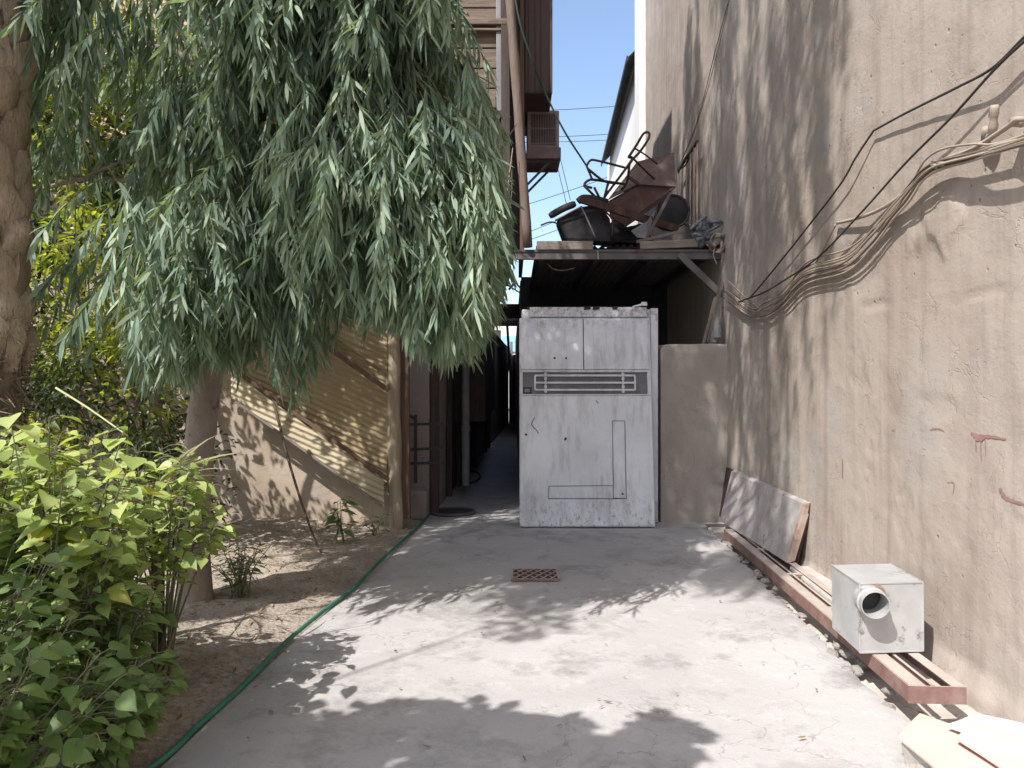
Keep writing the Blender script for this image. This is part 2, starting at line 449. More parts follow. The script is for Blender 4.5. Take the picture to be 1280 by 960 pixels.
M['stick'] = mat_simple('dark_stick', (.05, .035, .025), (.09, .065, .045), 9, .85)
def mat_boots():
    t = NT('palm_leaf_bases'); v = t.map(scale=(12, 12, 2.2)); n = t.noise(3.5, 8, .75, v, .8)
    col = t.mix(t.ramp(n, (.3, 0.), (.7, 1.)), (.36, .275, .205), (.56, .45, .35))
    col = t.mix(t.ramp(t.rnd(), (0., .0), (1., .75)), col, t.mix(1, col, (.5, .46, .42), 'MULTIPLY'))
    col = t.mix(t.math('MULTIPLY', t.ramp(t.noise(9, 8, .7, v), (.52, 0.), (.66, 1.)), .7), col, (.09, .06, .042))
    return t.done(t.bsdf(col, .9, 0, t.bump(n, .014, 1.0), .15))
M['palm_bark'] = mat_boots()
M['palm_fibre'] = mat_wood('palm_fibre', (.13, .095, .07), (.26, .20, .155), 2, (.05, .035, .025))
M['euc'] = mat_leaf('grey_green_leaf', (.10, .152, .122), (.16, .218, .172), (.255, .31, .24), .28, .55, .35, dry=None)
M['shrub'] = mat_leaf('sunlit_broad_leaf', (.17, .225, .07), (.26, .32, .11), (.38, .42, .18), .34, .5, .4, dry=(.36, .34, .06))  # paler copy of the broad leaf, sunlight put into its colour
M['shrub_dark'] = mat_leaf('shaded_broad_leaf', (.088, .14, .05), (.125, .19, .066), (.19, .25, .10), .38, .5, .4)  # darker copy of the broad leaf, shade put into its colour
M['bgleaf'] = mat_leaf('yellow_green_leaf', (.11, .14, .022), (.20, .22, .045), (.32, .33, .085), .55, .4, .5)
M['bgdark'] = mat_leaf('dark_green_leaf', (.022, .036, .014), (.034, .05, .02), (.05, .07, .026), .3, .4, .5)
M['palmleaf'] = mat_leaf('palm_leaflet', (.07, .095, .03), (.10, .13, .045), (.15, .17, .07), .2, .5, .4)
M['straw'] = mat_leaf('dry_frond', (.36, .33, .20), (.45, .42, .28), (.30, .33, .16), .25, .6, .3)
M['litter'] = mat_leaf('dry_litter', (.14, .09, .045), (.22, .15, .08), (.30, .22, .13), .1, .8, .2)
M['smallplant'] = mat_leaf('small_weed_leaf', (.06, .10, .035), (.085, .13, .045), (.12, .16, .06), .3, .5, .4)

# ------------------------------------------------------------------ ground
def build_ground():
    b = MB(); s = 150
    b.add([(-s,-s,-.16),(s,-s,-.16),(s,s,-.16),(-s,s,-.16)], [(0,1,2,3)])
    tag(b.build('ground', M['soil']), kind='structure')
    # concrete drive
    def left(Y): return np.where(Y < 8.3, -1.42 + (Y - 3.1) * .0754, -1.03 + (Y - 8.3) * .037)
    def right(Y): return np.where(Y < 8.6, 1.80 + (Y - 3.4) * .066 + .05 * VN2.fbm(Y * 3, Y * 0 + 2, 3) + .035*VN1(Y*14, Y*0), 3.0)
    Y = np.concatenate([np.arange(-4, 2.2, .3), np.arange(2.2, 9, .035), np.arange(9, 33.1, .25)])
    u = np.linspace(0, 1, 90)
    YY, U = np.meshgrid(Y, u, indexing='ij')
    XX = left(YY) * (1 - U) + right(YY) * U
    ZZ = .012 * VN1.fbm(XX * .8, YY * .8, 3) + .004 * VN2.fbm(XX * 5, YY * 5, 3)
    edge = np.clip((XX - right(YY)) / .10 + 1, 0, 1); ZZ = ZZ - .02 * edge**2 * (.5 + VN3(XX*9, YY*9))
    b = MB(); b.grid(XX, YY, ZZ)
    # right edge lip
    e = np.stack([XX[:, -1], YY[:, -1], ZZ[:, -1]], 1); lo = e.copy(); lo[:, 2] -= .14
    n = len(e); b.add(np.vstack([e, lo]), np.array([(i, n+i, n+i+1, i+1) for i in range(n-1)]))
    tag(b.build('driveway', M['concrete'], smooth=True), kind='structure')
    # gutter strip between drive and wall
    Y = np.arange(-3, 8.75, .04); u = np.linspace(0, 1, 24)
    YY, U = np.meshgrid(Y, u, indexing='ij'); XX = 1.6 + U * .9
    ZZ = -.075 + .05 * VN2.fbm(XX * 4, YY * 4, 4) + .11 * np.clip(U - .35, 0, 1) - .02
    b = MB(); b.grid(XX, YY, ZZ); tag(b.build('gutter_strip', M['rubble'], smooth=True), kind='structure')
    # garden soil
    Y = np.arange(0, 9.1, .05); x = np.linspace(-7, -1.0, 130)
    YY, U = np.meshgrid(Y, np.linspace(0, 1, 150), indexing='ij')
    XX = -7 + U**.7 * (left(YY) + .03 + 7)
    d = left(YY) - XX
    ZZ = .035 + .06 * VN1.fbm(XX * 1.2, YY * 1.2, 4) + .03 * VN2.fbm(XX * 7, YY * 7, 3) + .05*np.clip(d-.3,0,1)
    k = np.clip(d / .22, 0, 1); ZZ = ZZ * k - .02 * (1 - k)
    b = MB(); b.grid(XX, YY, ZZ); tag(b.build('garden_soil', M['soil'], smooth=True), kind='structure')
    return left, right
drive_left, drive_right = build_ground()

# ------------------------------------------------------------------ right building
BUMP = W(1172, 288); 
def wall_disp(Y, Z):
    d = .010 * VN1.fbm(Y * .45, Z * .45, 2) + .0055 * VN2.fbm(Y * 2.0, Z * 2.4, 4) + .0030 * VN3.fbm(Y * 9, Z * 11, 3)
    r = np.hypot((Y - BUMP[1]) / .30, (Z - BUMP[2] - .02) / .16) + .7 * VN2.fbm(Y * 7, Z * 7, 4)
    d = d + .04 * np.clip(1.0 - r, 0, .55)            # swollen patch of loose plaster
    r2 = np.hypot((Y - BUMP[1] + .02) / .17, (Z - BUMP[2] + .10) / .06) + 1.3 * VN1.fbm(Y * 11, Z * 11, 4)
    # chipped line half way up
    r3 = np.abs(Z - 2.05 - .12 * VN3.fbm(Y * 1.2, Y * 0, 3)) / .028 + 2.6 * (VN2(Y * 3.2, Z * 4) + .25)
    d = d - .007 * np.clip((1.0 - r3) * 3, 0, 1) * (Y < 5.2)
    # flaking lower part near the viewer
    pk = VN1.fbm(Y * 2.4 + 40, Z * 3.5 + 9, 4)
    d = d - .0035 * np.clip((pk - .30) * 40, 0, 1)
    d = d + .05 * np.clip(.12 - Z, 0, .12) / .12 * (1 + VN3(Y * 5, Y * 0))
    return d

def WS(px, py, s=0.0):
    """point lying s in front of the undulating wall face"""
    p = W(px, py, s)
    return np.array([wall_x(p[1]) - float(wall_disp(p[1], p[2])) - s, p[1], p[2]])

def build_right():
    e = empty('plastered_building', (2.4, 5.2, 0), 'tall tan plastered building with weathered streaks and hanging cables along right side', 'building')
    Y = np.concatenate([np.arange(-6, 1.5, .15), np.arange(1.5, 5.5, .018), np.arange(5.5, 14.42, .05)])
    Z = np.concatenate([np.arange(-.2, 3.3, .025), np.arange(3.3, 11.01, .06)])
    YY, ZZ = np.meshgrid(Y, Z, indexing='ij')
    XX = wall_x(YY) - wall_disp(YY, ZZ)
    b = MB(); b.grid(XX, YY, ZZ)
    b.build('wall', M['plaster'], e, smooth=True)
    b = MB(); b.box((6.51, 4.2, 5.4), (8.0, 20.3, 11.2)); b.build('building_core', M['plaster2'], e)
    # red paint dribbles
    def smear(pts, w, n=5):
        w *= .75; b = MB(); pts = spline(pts, n); L = []; R = []
        for i, p in enumerate(pts):
            t = i / (len(pts) - 1); ww = w * (.35 + .65 * math.sin(math.pi * min(1, t * .8 + .15))) * (1 + .35 * math.sin(i * 2.3))
            d = pts[min(i+1, len(pts)-1)] - pts[max(i-1, 0)]; nn = np.array([-d[1], d[0]]); nn = nn / (np.hypot(*nn) + 1e-9) * ww
            L.append(WS(p[0] + nn[0], p[1] + nn[1], .0035)); R.append(WS(p[0] - nn[0], p[1] - nn[1], .0035))
        m = len(L); b.add(np.array(L + R), np.array([(i, i+1, m+i+1, m+i) for i in range(m-1)]))
        return b
    for pts, w in [([(1213,541),(1222,545),(1238,546),(1256,549)], 2.6), ([(1216,543),(1224,549),(1230,546)], 4.0),
                   ([(1219,548),(1219,560),(1219.5,566)], .55), ([(1225,550),(1225,565),(1226,577)], .6), ([(1230,549),(1231,562),(1231,570)], .5),
                   ([(1249,610),(1256,622),(1268,627),(1285,632)], 2.8), ([(1053,574),(1053,598)], .7),
                   ([(1184,603),(1192,604),(1191,618)], .7), ([(1162,537),(1172,536),(1180,539)], .9)]:
        smear(pts, w).build('paint_smear', M['paint_red'], e, smooth=True)
build_right()

def build_low_wall():
    b = MB()
    x0 = (826 - 640) / F * 8.6; x1 = wall_x(8.6) + .06; top = CAM_H + 50 / F * 8.6
    n = 26; xs = np.linspace(x0, x1, n); zs = np.linspace(-.1, 1, 40)
    XX, TT = np.meshgrid(xs, zs, indexing='ij')
    tp = top + .012 * VN1.fbm(XX * 4, XX * 0, 3) - .05 * np.clip((x0 + .06 - XX) / .06, 0, 1)**2
    ZZ = TT * tp; YY = 8.6 + .012 * VN2.fbm(XX * 2, ZZ * 2, 4) + .03 * np.clip((TT - .975) / .025, 0, 1)
    b.grid(XX, YY, ZZ)
    e = np.stack([XX[:, -1], YY[:, -1], ZZ[:, -1]], 1); bk = e.copy(); bk[:, 1] = 8.82
    b.add(np.vstack([e, bk]), np.array([(i, i+1, n+i+1, n+i) for i in range(n-1)]))
    l = np.stack([XX[0], YY[0], ZZ[0]], 1); lb = l.copy(); lb[:, 1] = 8.82; m = len(l)
    b.add(np.vstack([l, lb]), np.array([(i, i+1, m+i+1, m+i) for i in range(m-1)]))
    b.add([(x0, 8.82, -.1), (x1, 8.82, -.1), (x1, 8.82, top), (x0, 8.82, top)], [(0, 1, 2, 3)])
    tag(b.build('low_wall', M['plaster2'], smooth=True, flat_angle=50), 'low smooth plastered wall between the white cabinet and tall building', 'wall')
build_low_wall()

def build_white_building():
    e = empty('whitewashed_building', (2.7, 18, 0), 'bright whitewashed building far up the alley with dark corrugated eave', 'building')
    ax = lambda Y, off=0: 2.42 + off + .047 * (Y - 15)
    b = MB()
    for y0, y1, zt, o in ((14.46, 15.2, 11.5, -.0), (15.2, 23.5, 8.2, .10)):
        x0, x1 = ax(y0, o), ax(y1, o)
        b.add([(x0,y0,0),(x1,y1,0),(x1,y1,zt),(x0,y0,zt),(8,y0,0),(8,y1,0),(8,y1,zt),(8,y0,zt)],
              [(0,3,2,1),(3,7,6,2),(0,4,7,3),(1,2,6,5)])
    b.build('wall', M['white_wall'], e)
    b = MB()
    ys = np.linspace(15.22, 22.6, 240); us = np.linspace(0, 1, 4)
    YY, U = np.meshgrid(ys, us, indexing='ij')
    XX = ax(YY, .28) - U * .42; ZZ = 8.45 - U * .42 + .025 * np.sin(YY * 2 * np.pi / .18)
    b.grid(XX, YY, ZZ); b.grid(XX, YY, ZZ - .02)
    b.build('eave_sheet', M['roof_tin'], e, smooth=True)
    b = MB(); b.bar((ax(15.2, -.145), 15.2, 8.0), (ax(22.6, -.145), 22.6, 8.0), .03, .10); b.build('eave_board', M['dark_sheet'], e)
build_white_building()

# ------------------------------------------------------------------ old house on the left
def build_house():
    e = empty('old_house', (-2, 9.5, 0), 'old brown timber house with overhanging upper storey behind the grey-green tree', 'house')
    FY = 8.9
    # lower storey facing the viewer
    b = MB(); b.box((-4.85, 9.35, 1.5), (6.8, .3, 3.2)); b.build('lower_wall', M['mud'], e)
    b = MB(); b.box((-1.2, 9.34, 1.5), (.5, .28, 3.2)); b.build('entrance_wall', M['pink'], e)
    # alley side wall of the lower storey
    b = MB()
    a0 = np.array([-.95, 9.2]); a1 = np.array([-.16, 30.])
    ys = np.linspace(9.2, 30, 120); zs = np.linspace(0, 3.0, 20); YY, ZZ = np.meshgrid(ys, zs, indexing='ij')
    XX = -.95 + (YY - 9.2) / 20.8 * .79 - .02 * VN1.fbm(YY * 1.5, ZZ * 1.5, 4)
    b.grid(XX, YY, ZZ); b.build('alley_wall', M['alley_plaster'], e, smooth=True)
    # doors along the alley
    for y0 in (10.6, 13.4, 17.5):
        x = -.95 + (y0 - 9.2) * .038 + .035
        d = MB(); d.box((x, y0, 1.2), (.07, .12, 2.4)); d.box((x + .042, y0 + 1.1, 1.2), (.07, .12, 2.4)); d.box((x + .02, y0 + .55, 2.45), (.07, 1.2, .1))
        dd = d.build('door_frame', M['dark_wood'], e)
        d = MB(); d.box((x - .005, y0 + .55, 1.2), (.05, .96, 2.3)); d.build('door_leaf', M['dark_sheet'], dd)
    # wall strip beside the post with pilaster seam
    b = MB(); b.box((-1.16, 9.14, 1.4), (.36, .10, 2.8)); b.build('pilaster', M['pink'], e, bevel=.01)
    b = MB(); b.box((-.92, 9.16, 1.5), (.10, .09, 3.0)); b.build('door_jamb', M['dark_wood'], e, bevel=.006)
    # step by the entrance
    b = MB(); b.box((-1.15, 8.92, .16), (.34, .32, .34), jitter=.01); b.build('step', M['pink'], e, bevel=.03)
    # drain pipe
    p = P(582, 470, 10.6)[:2]
    b = MB(); b.tube([(p[0], p[1], .15), (p[0], p[1], 1.5), (p[0] + .01, p[1], 3.0)], .055, 12)
    for z in (.9, 1.95): b.tube([(p[0], p[1], z), (p[0], p[1], z + .07)], .066, 12)
    b.build('drain_pipe', M['pipe_grey'], e, smooth=True, flat_angle=40)
    # overhanging upper storey
    b = MB(); b.box((-3.6, 10.3, 3.06), (7.1, 2.4, .10)); b.build('overhang_floor', M['dark_wood'], e)
    for x in np.arange(-6.6, .0, .62):
        b = MB(); b.box((x, 10.2, 2.94), (.09, 2.3, .13)); b.build('joist', M['dark_wood'], e)
    b = MB(); b.box((-3.5, 9.45, 3.95), (7.0, .08, 1.7)); b.build('recessed_wall', M['dark_wood'], e)
    b = MB()
    for i in range(18):
        z = 4.78 + i * .235
        b.box((-3.6, 9.02 + random.uniform(-.006, .006), z + .115), (6.86, .05, .222 + random.uniform(-.006, .0)))
    b.build('upper_wall', M['plank'], e, bevel=.006)
    b = MB(); b.box((.12, 10.1, 6.2), (.05, 2.2, 6.2)); b.build('side_wall', M['red_wood'], e)
    # ledges
    for z, dz, w in ((P(600, 27, FY)[2], .07, .13), (P(600, 36, FY)[2], .03, .09)):
        b = MB(); b.box((-3.5, 8.95, z), (6.9, w, dz)); b.build('ledge', M['plank'], e, bevel=.008)
    zz = P(600, 143, FY)[2]
    b = MB(); b.box((-3.5, 8.97, zz), (6.9, .12, .06)); b.build('ledge', M['dark_wood'], e, bevel=.008)
    b = MB(); b.bar(P(629, -400, 8.93), P(633, 300, 8.93), .10, .08, up=(0, 1, 0)); b.build('dark_stile', M['dark_wood'], e, bevel=.008)
    b = MB(); b.bar(P(621, -400, 8.96), P(624, 140, 8.96), .06, .06, up=(0, 1, 0)); b.build('dark_stile', M['pipe_grey'], e, bevel=.008)
    b = MB(); b.box((-.035, 9.055, 6.1), (.33, .05, 6.1)); b.build('corner_board', M['dark_wood'], e)
    # corner post
    b = MB()
    a = P(607, -420, 8.84); c = P(660, 309, 8.84); t_ = np.linspace(0, 1, 26)[:, None]; pts = a * (1 - t_) + c * t_; rr = .056 + .003 * np.sin(np.arange(len(pts)) * 1.9)
    b.tube(pts, rr, 10); b.build('corner_post', M['timber'], e, smooth=True)
    # boxed bay jutting over the alley
    b = MB(); x0, x1 = .16, P(690, 0, 9.4)[0]; zb = P(680, 118, 9.4)[2]
    b.box(((x0 + x1) / 2, 10.2, zb + 2.2), (x1 - x0, 1.6, 4.4)); bay = b.build('bay_box', M['panel_brown'], e, bevel=.006)
    b = MB(); b.box((x1 - .01, 9.39, zb + 2.2), (.03, .03, 4.38)); b.box(((x0 + x1) / 2 - .02, 9.39, zb + .02), (x1 - x0 - .02, .03, .03))
    b.build('corner_trim', M['dark_wood'], bay)
    b = MB()
    for x in (.21, .29, .36): b.box((x, 9.392, zb + 2.2), (.008, .02, 4.3))
    b.build('seam', M['red_wood'], bay)
    # parapet top
    b = MB(); b.box((-3.5, 10.2, 9.15), (7.4, 2.8, .25)); b.build('roof', M['dark_wood'], e)
    b = MB(); b.box((-3.6, 14.5, 5.0), (6.4, 6.5, 8.0)); b.box((-3.6, 24, 2.2), (5.2, 13, 4.2)); b.build('rear_block', M['dark_wood'], e)
build_house()

def build_ac():
    Y = 10.0
    lo = P(659, 199, Y); hi = P(699, 138, Y)
    e = empty('air_conditioner', ((lo[0]+hi[0])/2, Y, lo[2]), 'rusty boxy window air conditioner on brackets high beside the timber post', 'air conditioner')
    w = hi[0] - lo[0]; h = hi[2] - lo[2]; cx = (lo[0]+hi[0])/2; cz = (lo[2]+hi[2])/2
    b = MB(); b.box((cx, Y + .3, cz), (w, .6, h)); b.build('casing', M['ac'], e, bevel=.012)
    b = MB()
    x0, x1 = cx - w/2 + .05, cx + w/2 - .04; z0, z1 = lo[2] + .20, hi[2] - .05
    b.box(((x0+x1)/2, Y - .003, (z0+z1)/2), (x1-x0, .012, z1-z0)); g = b.build('grille_back', M['dark_gap'], e)
    b = MB()
    for i in range(15): b.box((x0 + (i + .5) * (x1-x0) / 15, Y - .014, (z0+z1)/2), (.009, .012, z1-z0))
    for z in (z0, z1, (z0+z1)/2): b.box(((x0+x1)/2, Y - .018, z), (x1-x0, .014, .018))
    b.build('grille', M['ac_grille'], e)
    b = MB(); b.box((cx + .005, Y + .28, lo[2] + .07), (w + .03, .66, .15)); b.build('drip_tray', M['ac_grille'], e, bevel=.012)
    for y in (Y + .05, Y + .5):
        b = MB(); b.bar((.12, y, lo[2] - .40), (hi[0] - .12, y, lo[2] - .02), .028, .028); b.bar((.13, y, lo[2] - .018), (hi[0], y, lo[2] - .018), .03, .03)
        b.build('bracket', M['beam'], e)
build_ac()

# ------------------------------------------------------------------ alley
def build_alley():
    # gate at the end
    e = empty('alley_gate', (0, 30, 0), 'dark sheet metal gate closing the far end of alley', 'gate')
    b = MB()
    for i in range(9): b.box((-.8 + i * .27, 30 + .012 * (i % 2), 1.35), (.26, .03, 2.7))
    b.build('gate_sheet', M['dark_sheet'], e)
    b = MB(); b.box((-.02, 29.93, 1.6), (.10, .10, 3.2)); b.box((.2, 29.95, 2.76), (1.9, .06, .07)); b.build('gate_frame', M['pipe_grey'], e)
    # far white building beyond the gate
    e = empty('far_house', (0, 48, 0), 'distant sunlit white house with blue panel glimpsed through the alley', 'house')
    b = MB(); b.box((-1, 50, 3.3), (12, 3, 6.6)); b.build('wall', M['far_wall'], e)
    b = MB(); b.box((.15, 48.47, 4.1), (1.6, .05, .95)); b.build('painted_panel', M['blue_paint'], e)
    b = MB(); b.box((-.95, 48.46, 4.1), (.45, .06, 1.7)); b.build('window', M['dark_gap'], e)
    # covered passage: tin roof with gaps, cross planks
    e = empty('passage_roof', (-.2, 20, 3), 'patched dark tin roof and planks spanning the narrow alley passage', 'roof')
    for y0, y1, z in ((21.5, 29.0, 3.75),):
        b = MB(); b.box((-.1, (y0+y1)/2, z), (2.6, y1-y0, .04)); b.build('roof_sheet', M['dark_sheet'], e)
    b = MB(); b.box((-.5, 14.0, P(0, 389, 14)[2]), (1.6, .06, .26)); b.box((-.9, 14.02, P(0, 374, 14)[2]), (1.0, .05, .13)); b.build('cross_plank', M['dark_wood'], e)
    b = MB(); b.box((-.3, 19.0, P(0, 404, 19)[2]), (2.2, .08, .14)); b.build('cross_beam', M['dark_wood'], e)
    b = MB(); b.bar(P(624, 350, 12.5), P(650, 366, 12.5), .02, .02); b.bar(P(640, 348, 12.5), P(652, 362, 12.4), .03, .02); b.bar(P(636, 362, 12.5), P(645, 352, 12.4), .02, .03); b.build('broken_lath', M['dark_wood'], e)
    b = MB(); b.bar(P(634, 406, 20), P(638, 470, 20), .07, .07); b.build('prop', M['dark_wood'], e)
    # storeroom behind the cabinet: dark tin walls under the canopy
    e = empty('tin_storeroom', (1.3, 12.5, 0), 'black tin storeroom under the canopy behind the white cabinet', 'shed')
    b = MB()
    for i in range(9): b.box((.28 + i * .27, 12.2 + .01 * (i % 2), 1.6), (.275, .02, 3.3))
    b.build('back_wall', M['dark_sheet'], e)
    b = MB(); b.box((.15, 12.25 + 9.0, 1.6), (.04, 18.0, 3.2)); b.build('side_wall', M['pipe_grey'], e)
    # canopy
    e = empty('metal_canopy', (1.1, 8.9, 0), 'dusty steel canopy roof spanning from old house to plastered wall above cabinet', 'canopy')
    zb = P(0, 319, 8.9)[2]; xl = P(604, 0, 8.9)[0]; xr = wall_x(8.9) + .02
    b = MB(); b.box(((xl+xr)/2, 8.9, zb), (xr-xl, .07, .10)); b.box(((xl+xr)/2, 8.862, zb + .045), (xr-xl, .02, .025)); b.build('front_beam', M['beam'], e)
    for x in (.35, 1.0, 1.65, 2.25):
        b = MB(); b.box((x, 10.55, zb - .01), (.05, 3.2, .07)); b.build('rafter', M['dark_gap'], e)
    # corrugated roof sheets
    ys = np.linspace(8.90, 12.3, 10)
    for x0, x1, z0 in ((.28, 1.22, .095), (1.14, 2.47, .110)):
        xs = np.linspace(x0, x1, 120); XX, YY = np.meshgrid(xs, ys, indexing='ij')
        ZZ = zb + z0 + .016 * np.sin(XX * 2 * np.pi / .085) + .012 * VN1.fbm(XX * 3, YY * 3, 2) - .01 * (YY - 8.8)
        b = MB(); b.grid(XX, YY, ZZ); b.build('roof_sheet', M['roof_tin'], e, smooth=True)
    b = MB(); b.box(((P(671,0,8.86)[0] + P(741,0,8.86)[0]) / 2, 8.86, P(0, 307, 8.86)[2]), (.65, .05, .10)); b.build('edge_board', M['plank_light'], e, bevel=.006)
    b = MB(); b.bar(P(800, 307, 8.86), P(872, 304, 8.86), .05, .09); b.build('edge_board', M['plank_light'], e, bevel=.006)
    b = MB(); b.bar(P(849, 318, 8.84), P(903, 370, 8.84), .05, .075); b.build('strut', M['beam'], e)
    # bits below the canopy
    b = MB(); p = spline([P(684, 329, 9.1), P(690, 335, 9.1), P(702, 338, 9.1), P(718, 335, 9.1)], 5); b.tube(p, .008, 5); b.build('loose_wire', M['cable_brown'], e)
    b = MB(); b.bar(P(747, 314, 8.85), P(748, 324, 8.83), .014, .014); b.build('hook', M['cable_tan'], e)
    # leaning scrap at the right of the storeroom
    for a, c, w, m in (((902, 352), (884, 428), .045, 'cable_brown'), ((894, 372), (879, 430), .02, 'plank_light'), ((898, 372), (891, 428), .07, 'pipe_grey')):
        b = MB(); b.bar(P(*a, 8.74), P(*c, 8.72), w, .03); tag(b.build('leaning_pole', M[m]), {'cable_brown': 'brown pole leaning behind low wall against tall plastered wall', 'plank_light': 'thin pale stick leaning behind the low wall', 'pipe_grey': 'wide grey slat leaning on top of low wall'}[m], 'pole')
    b = MB(); p = P(897, 422, 8.7); b.tube([p, p + (0, 0, .14)], .05, 10); tag(b.build('tin_can', M['pipe_grey'], smooth=True, flat_angle=40), 'small grey can standing on top of the low wall', 'can')
build_alley()

# ------------------------------------------------------------------ white cabinet
def build_cabinet():
    e = empty('metal_cabinet', (.85, 8.55, 0), 'large scuffed white metal cabinet with railed vent standing in the alley mouth', 'cabinet')
    # leaning front plane
    B0 = np.array([P(649.5, 660, 8.27)[0], 8.27, .01]); B1 = np.array([P(819.5, 660, 8.27)[0], 8.27, .01])
    Tc = np.array([0, .33, 2.28]); L = np.linalg.norm(Tc); up = Tc / L; ex = np.array([1., 0, 0]); nz = np.cross(ex, up)
    Wd = B1[0] - B0[0]
    def Q(u, v, d=0):   # u across metres, v up metres, d towards viewer
        return B0 + ex * u + up * v + nz * d
    def slab(u0, u1, v0, v1, d0, d1):
        b = MB(); b.box(Q((u0+u1)/2, (v0+v1)/2, (d0+d1)/2), (u1-u0, v1-v0, abs(d1-d0)), axes=np.array([ex, up, nz])); return b
    def addslab(b, u0, u1, v0, v1, d0, d1):
        b.box(Q((u0+u1)/2, (v0+v1)/2, (d0+d1)/2), (u1-u0, v1-v0, abs(d1-d0)), axes=np.array([ex, up, nz]))
    # pixel readings on the front: photo -> u,v
    def uv(x, y): # x,y in the 3x crop
        v = (872 - y) / (872 - 80) * L; left = 88 + (92-88) * (872-y) / 792; right = 598 + (578-598) * (872-y) / 792
        return (x - left) / (right - left) * Wd, v
    body = MB(); body.box(((B0[0]+B1[0])/2 + .02, 8.72 + .14, 1.20), (Wd - .02, .42, 2.38)); body.build('body', M['white_metal'], e, bevel=.01)
    addp = MB(); addslab(addp, .0, Wd, 0, L, -.05, -.012); addp.build('front_frame', M['white_metal'], e, bevel=.006)
    # upper panels
    v0 = uv(0, 281)[1]; v1 = L - .015; um = uv(330, 180)[0]
    b = slab(.012, um - .005, v0, v1, -.012, .008); b.build('upper_panel', M['white_metal'], e, bevel=.004)
    b = slab(um + .005, Wd - .03, v0, v1, -.012, .008); b.build('upper_panel', M['white_metal'], e, bevel=.004)
    b = slab(um - .0035, um + .0035, v0 + .002, v1 - .002, -.011, -.002); b.build('panel_gap', M['dark_gap'], e)
    # top rail
    b = MB(); b.box(((B0[0]+B1[0])/2 + .035, 8.64, CAM_H + 92 / F * 8.64 - .02), (Wd - .14, .05, .11)); b.build('top_rail', M['white_metal'], e, bevel=.005)
    # rear upright seen to the right of the leaning front
    b = MB(); b.box((P(817, 0, 8.66)[0], 8.66, 1.20), (.085, .10, 2.40)); b.build('side_upright', M['white_metal'], e, bevel=.008)
    # vent recess
    va, vb = uv(0, 376)[1], uv(0, 291)[1]; ua, ub = uv(103, 330)[0], uv(568, 330)[0]
    b = slab(0.004, ua, va, vb, -.012, .006); addslab(b, ub, Wd - .01, va, vb, -.012, .006); addslab(b, .004, Wd - .01, vb, vb + .018, -.012, .012); addslab(b, .004, Wd - .01, va - .012, va, -.012, .010)
    b.build('vent_surround', M['white_metal'], e, bevel=.003)
    ventmat = M['white_metal']
    v_bot, v_top = uv(0, 360)[1], uv(0, 305)[1]; ul, ur = uv(149, 330)[0], uv(521, 330)[0]
    h = MB()
    for v in (v_bot, v_bot + (v_top - v_bot) * .5, v_top): h.bar(Q(ul, v, .012), Q(ur, v, .012), .018, .022)
    h.bar(Q(ul, v_bot, .012), Q(ul, v_top, .012), .018, .02); h.bar(Q(ur, v_bot, .012), Q(ur, v_top, .012), .018, .02)
    h.build('vent_rail', ventmat, e, bevel=.003)
    # back plate, its colour darkened to stand for the shade behind the rails
    s = slab(ua + .002, ub - .002, va + .002, vb - .004, -.0115, -.0085); s.build('vent_plate', M['vent_grey'], e)
    for x in (188, 476):
        u = uv(x, 330)[0]; r = MB(); r.bar(Q(u, va + .01, .022), Q(u, vb - .006, .022), .016, .016)
        for k in range(5): r.box(Q(u, va + .03 + k * (vb - va - .06) / 4, .026), (.03, .03, .03), axes=np.array([ex, up, nz]))
        r.build('vent_rod', ventmat, e, bevel=.003)
    b = slab(ua + .004, ua + .10, va + .006, va + .08, -.008, -.004); b.build('vent_hole', M['dark_gap'], e)
    b = slab(ua + .02, ua + .08, va + .02, va + .06, -.006, .002); b.build('vent_latch', M['pipe_grey'], e, bevel=.006)
    # lower door
    b = slab(.006, Wd - .008, .012, va - .016, -.012, .006); door = b.build('lower_door', M['white_metal'], e, bevel=.004)
    def outline(pts, w=.006):
        o = MB(); P3 = [Q(*uv(x, y), .0075) for x, y in pts]
        for a, c in zip(P3, P3[1:]): o.bar(a, c, w, .006, up=nz)
        return o
    outline([(437, 478), (483, 478), (488, 768), (440, 766), (437, 478)]).build('strip_edge', M['dark_gap'], door)
    outline([(440, 720), (199, 722), (195, 768), (488, 768)]).build('strip_edge', M['dark_gap'], door)
    u, v = uv(460, 622); s = MB(); addslab(s, uv(440, 622)[0], uv(482, 622)[0], uv(0, 762)[1], uv(0, 482)[1], .004, .0095); s.build('raised_strip', M['white_metal'], door)
    s = MB(); addslab(s, uv(202, 745)[0], uv(436, 745)[0], uv(0, 764)[1], uv(0, 726)[1], .004, .0095); s.build('raised_strip', M['white_metal'], door)
    def blot(pts, r):
        o = MB()
        for (x, y), k in zip(pts, r):
            c = Q(*uv(x, y), .0072); a = np.arange(9) / 9 * 2 * np.pi; rr = k * (1 + .35 * rng.normal(0, 1, 9).clip(-1, 1))
            pr = [c + ex * rr[i] * np.cos(a[i]) + up * rr[i] * np.sin(a[i]) for i in range(9)]
            o.prism(pr, nz * .0025)
        return o
    blot([(262, 545)], [.020]).build('lock_hole', M['dark_gap'], door)
    for xy in ((114, 530), (474, 750)): blot([xy], [.013]).build('rust_spot', M['rust'], door)
    for pts in ([(147, 465), (136, 485), (137, 495), (155, 515), (160, 526)], [(375, 400), (385, 412)]):
        o = MB(); o.tube([Q(*uv(x, y), .007) for x, y in spline(pts, 4)], .0055, 5); o.build('scratch', M['pipe_grey'], door)
    for xy in ((222, 238), (265, 238)): blot([xy], [.012]).build('rust_spot', M['rust'], e)
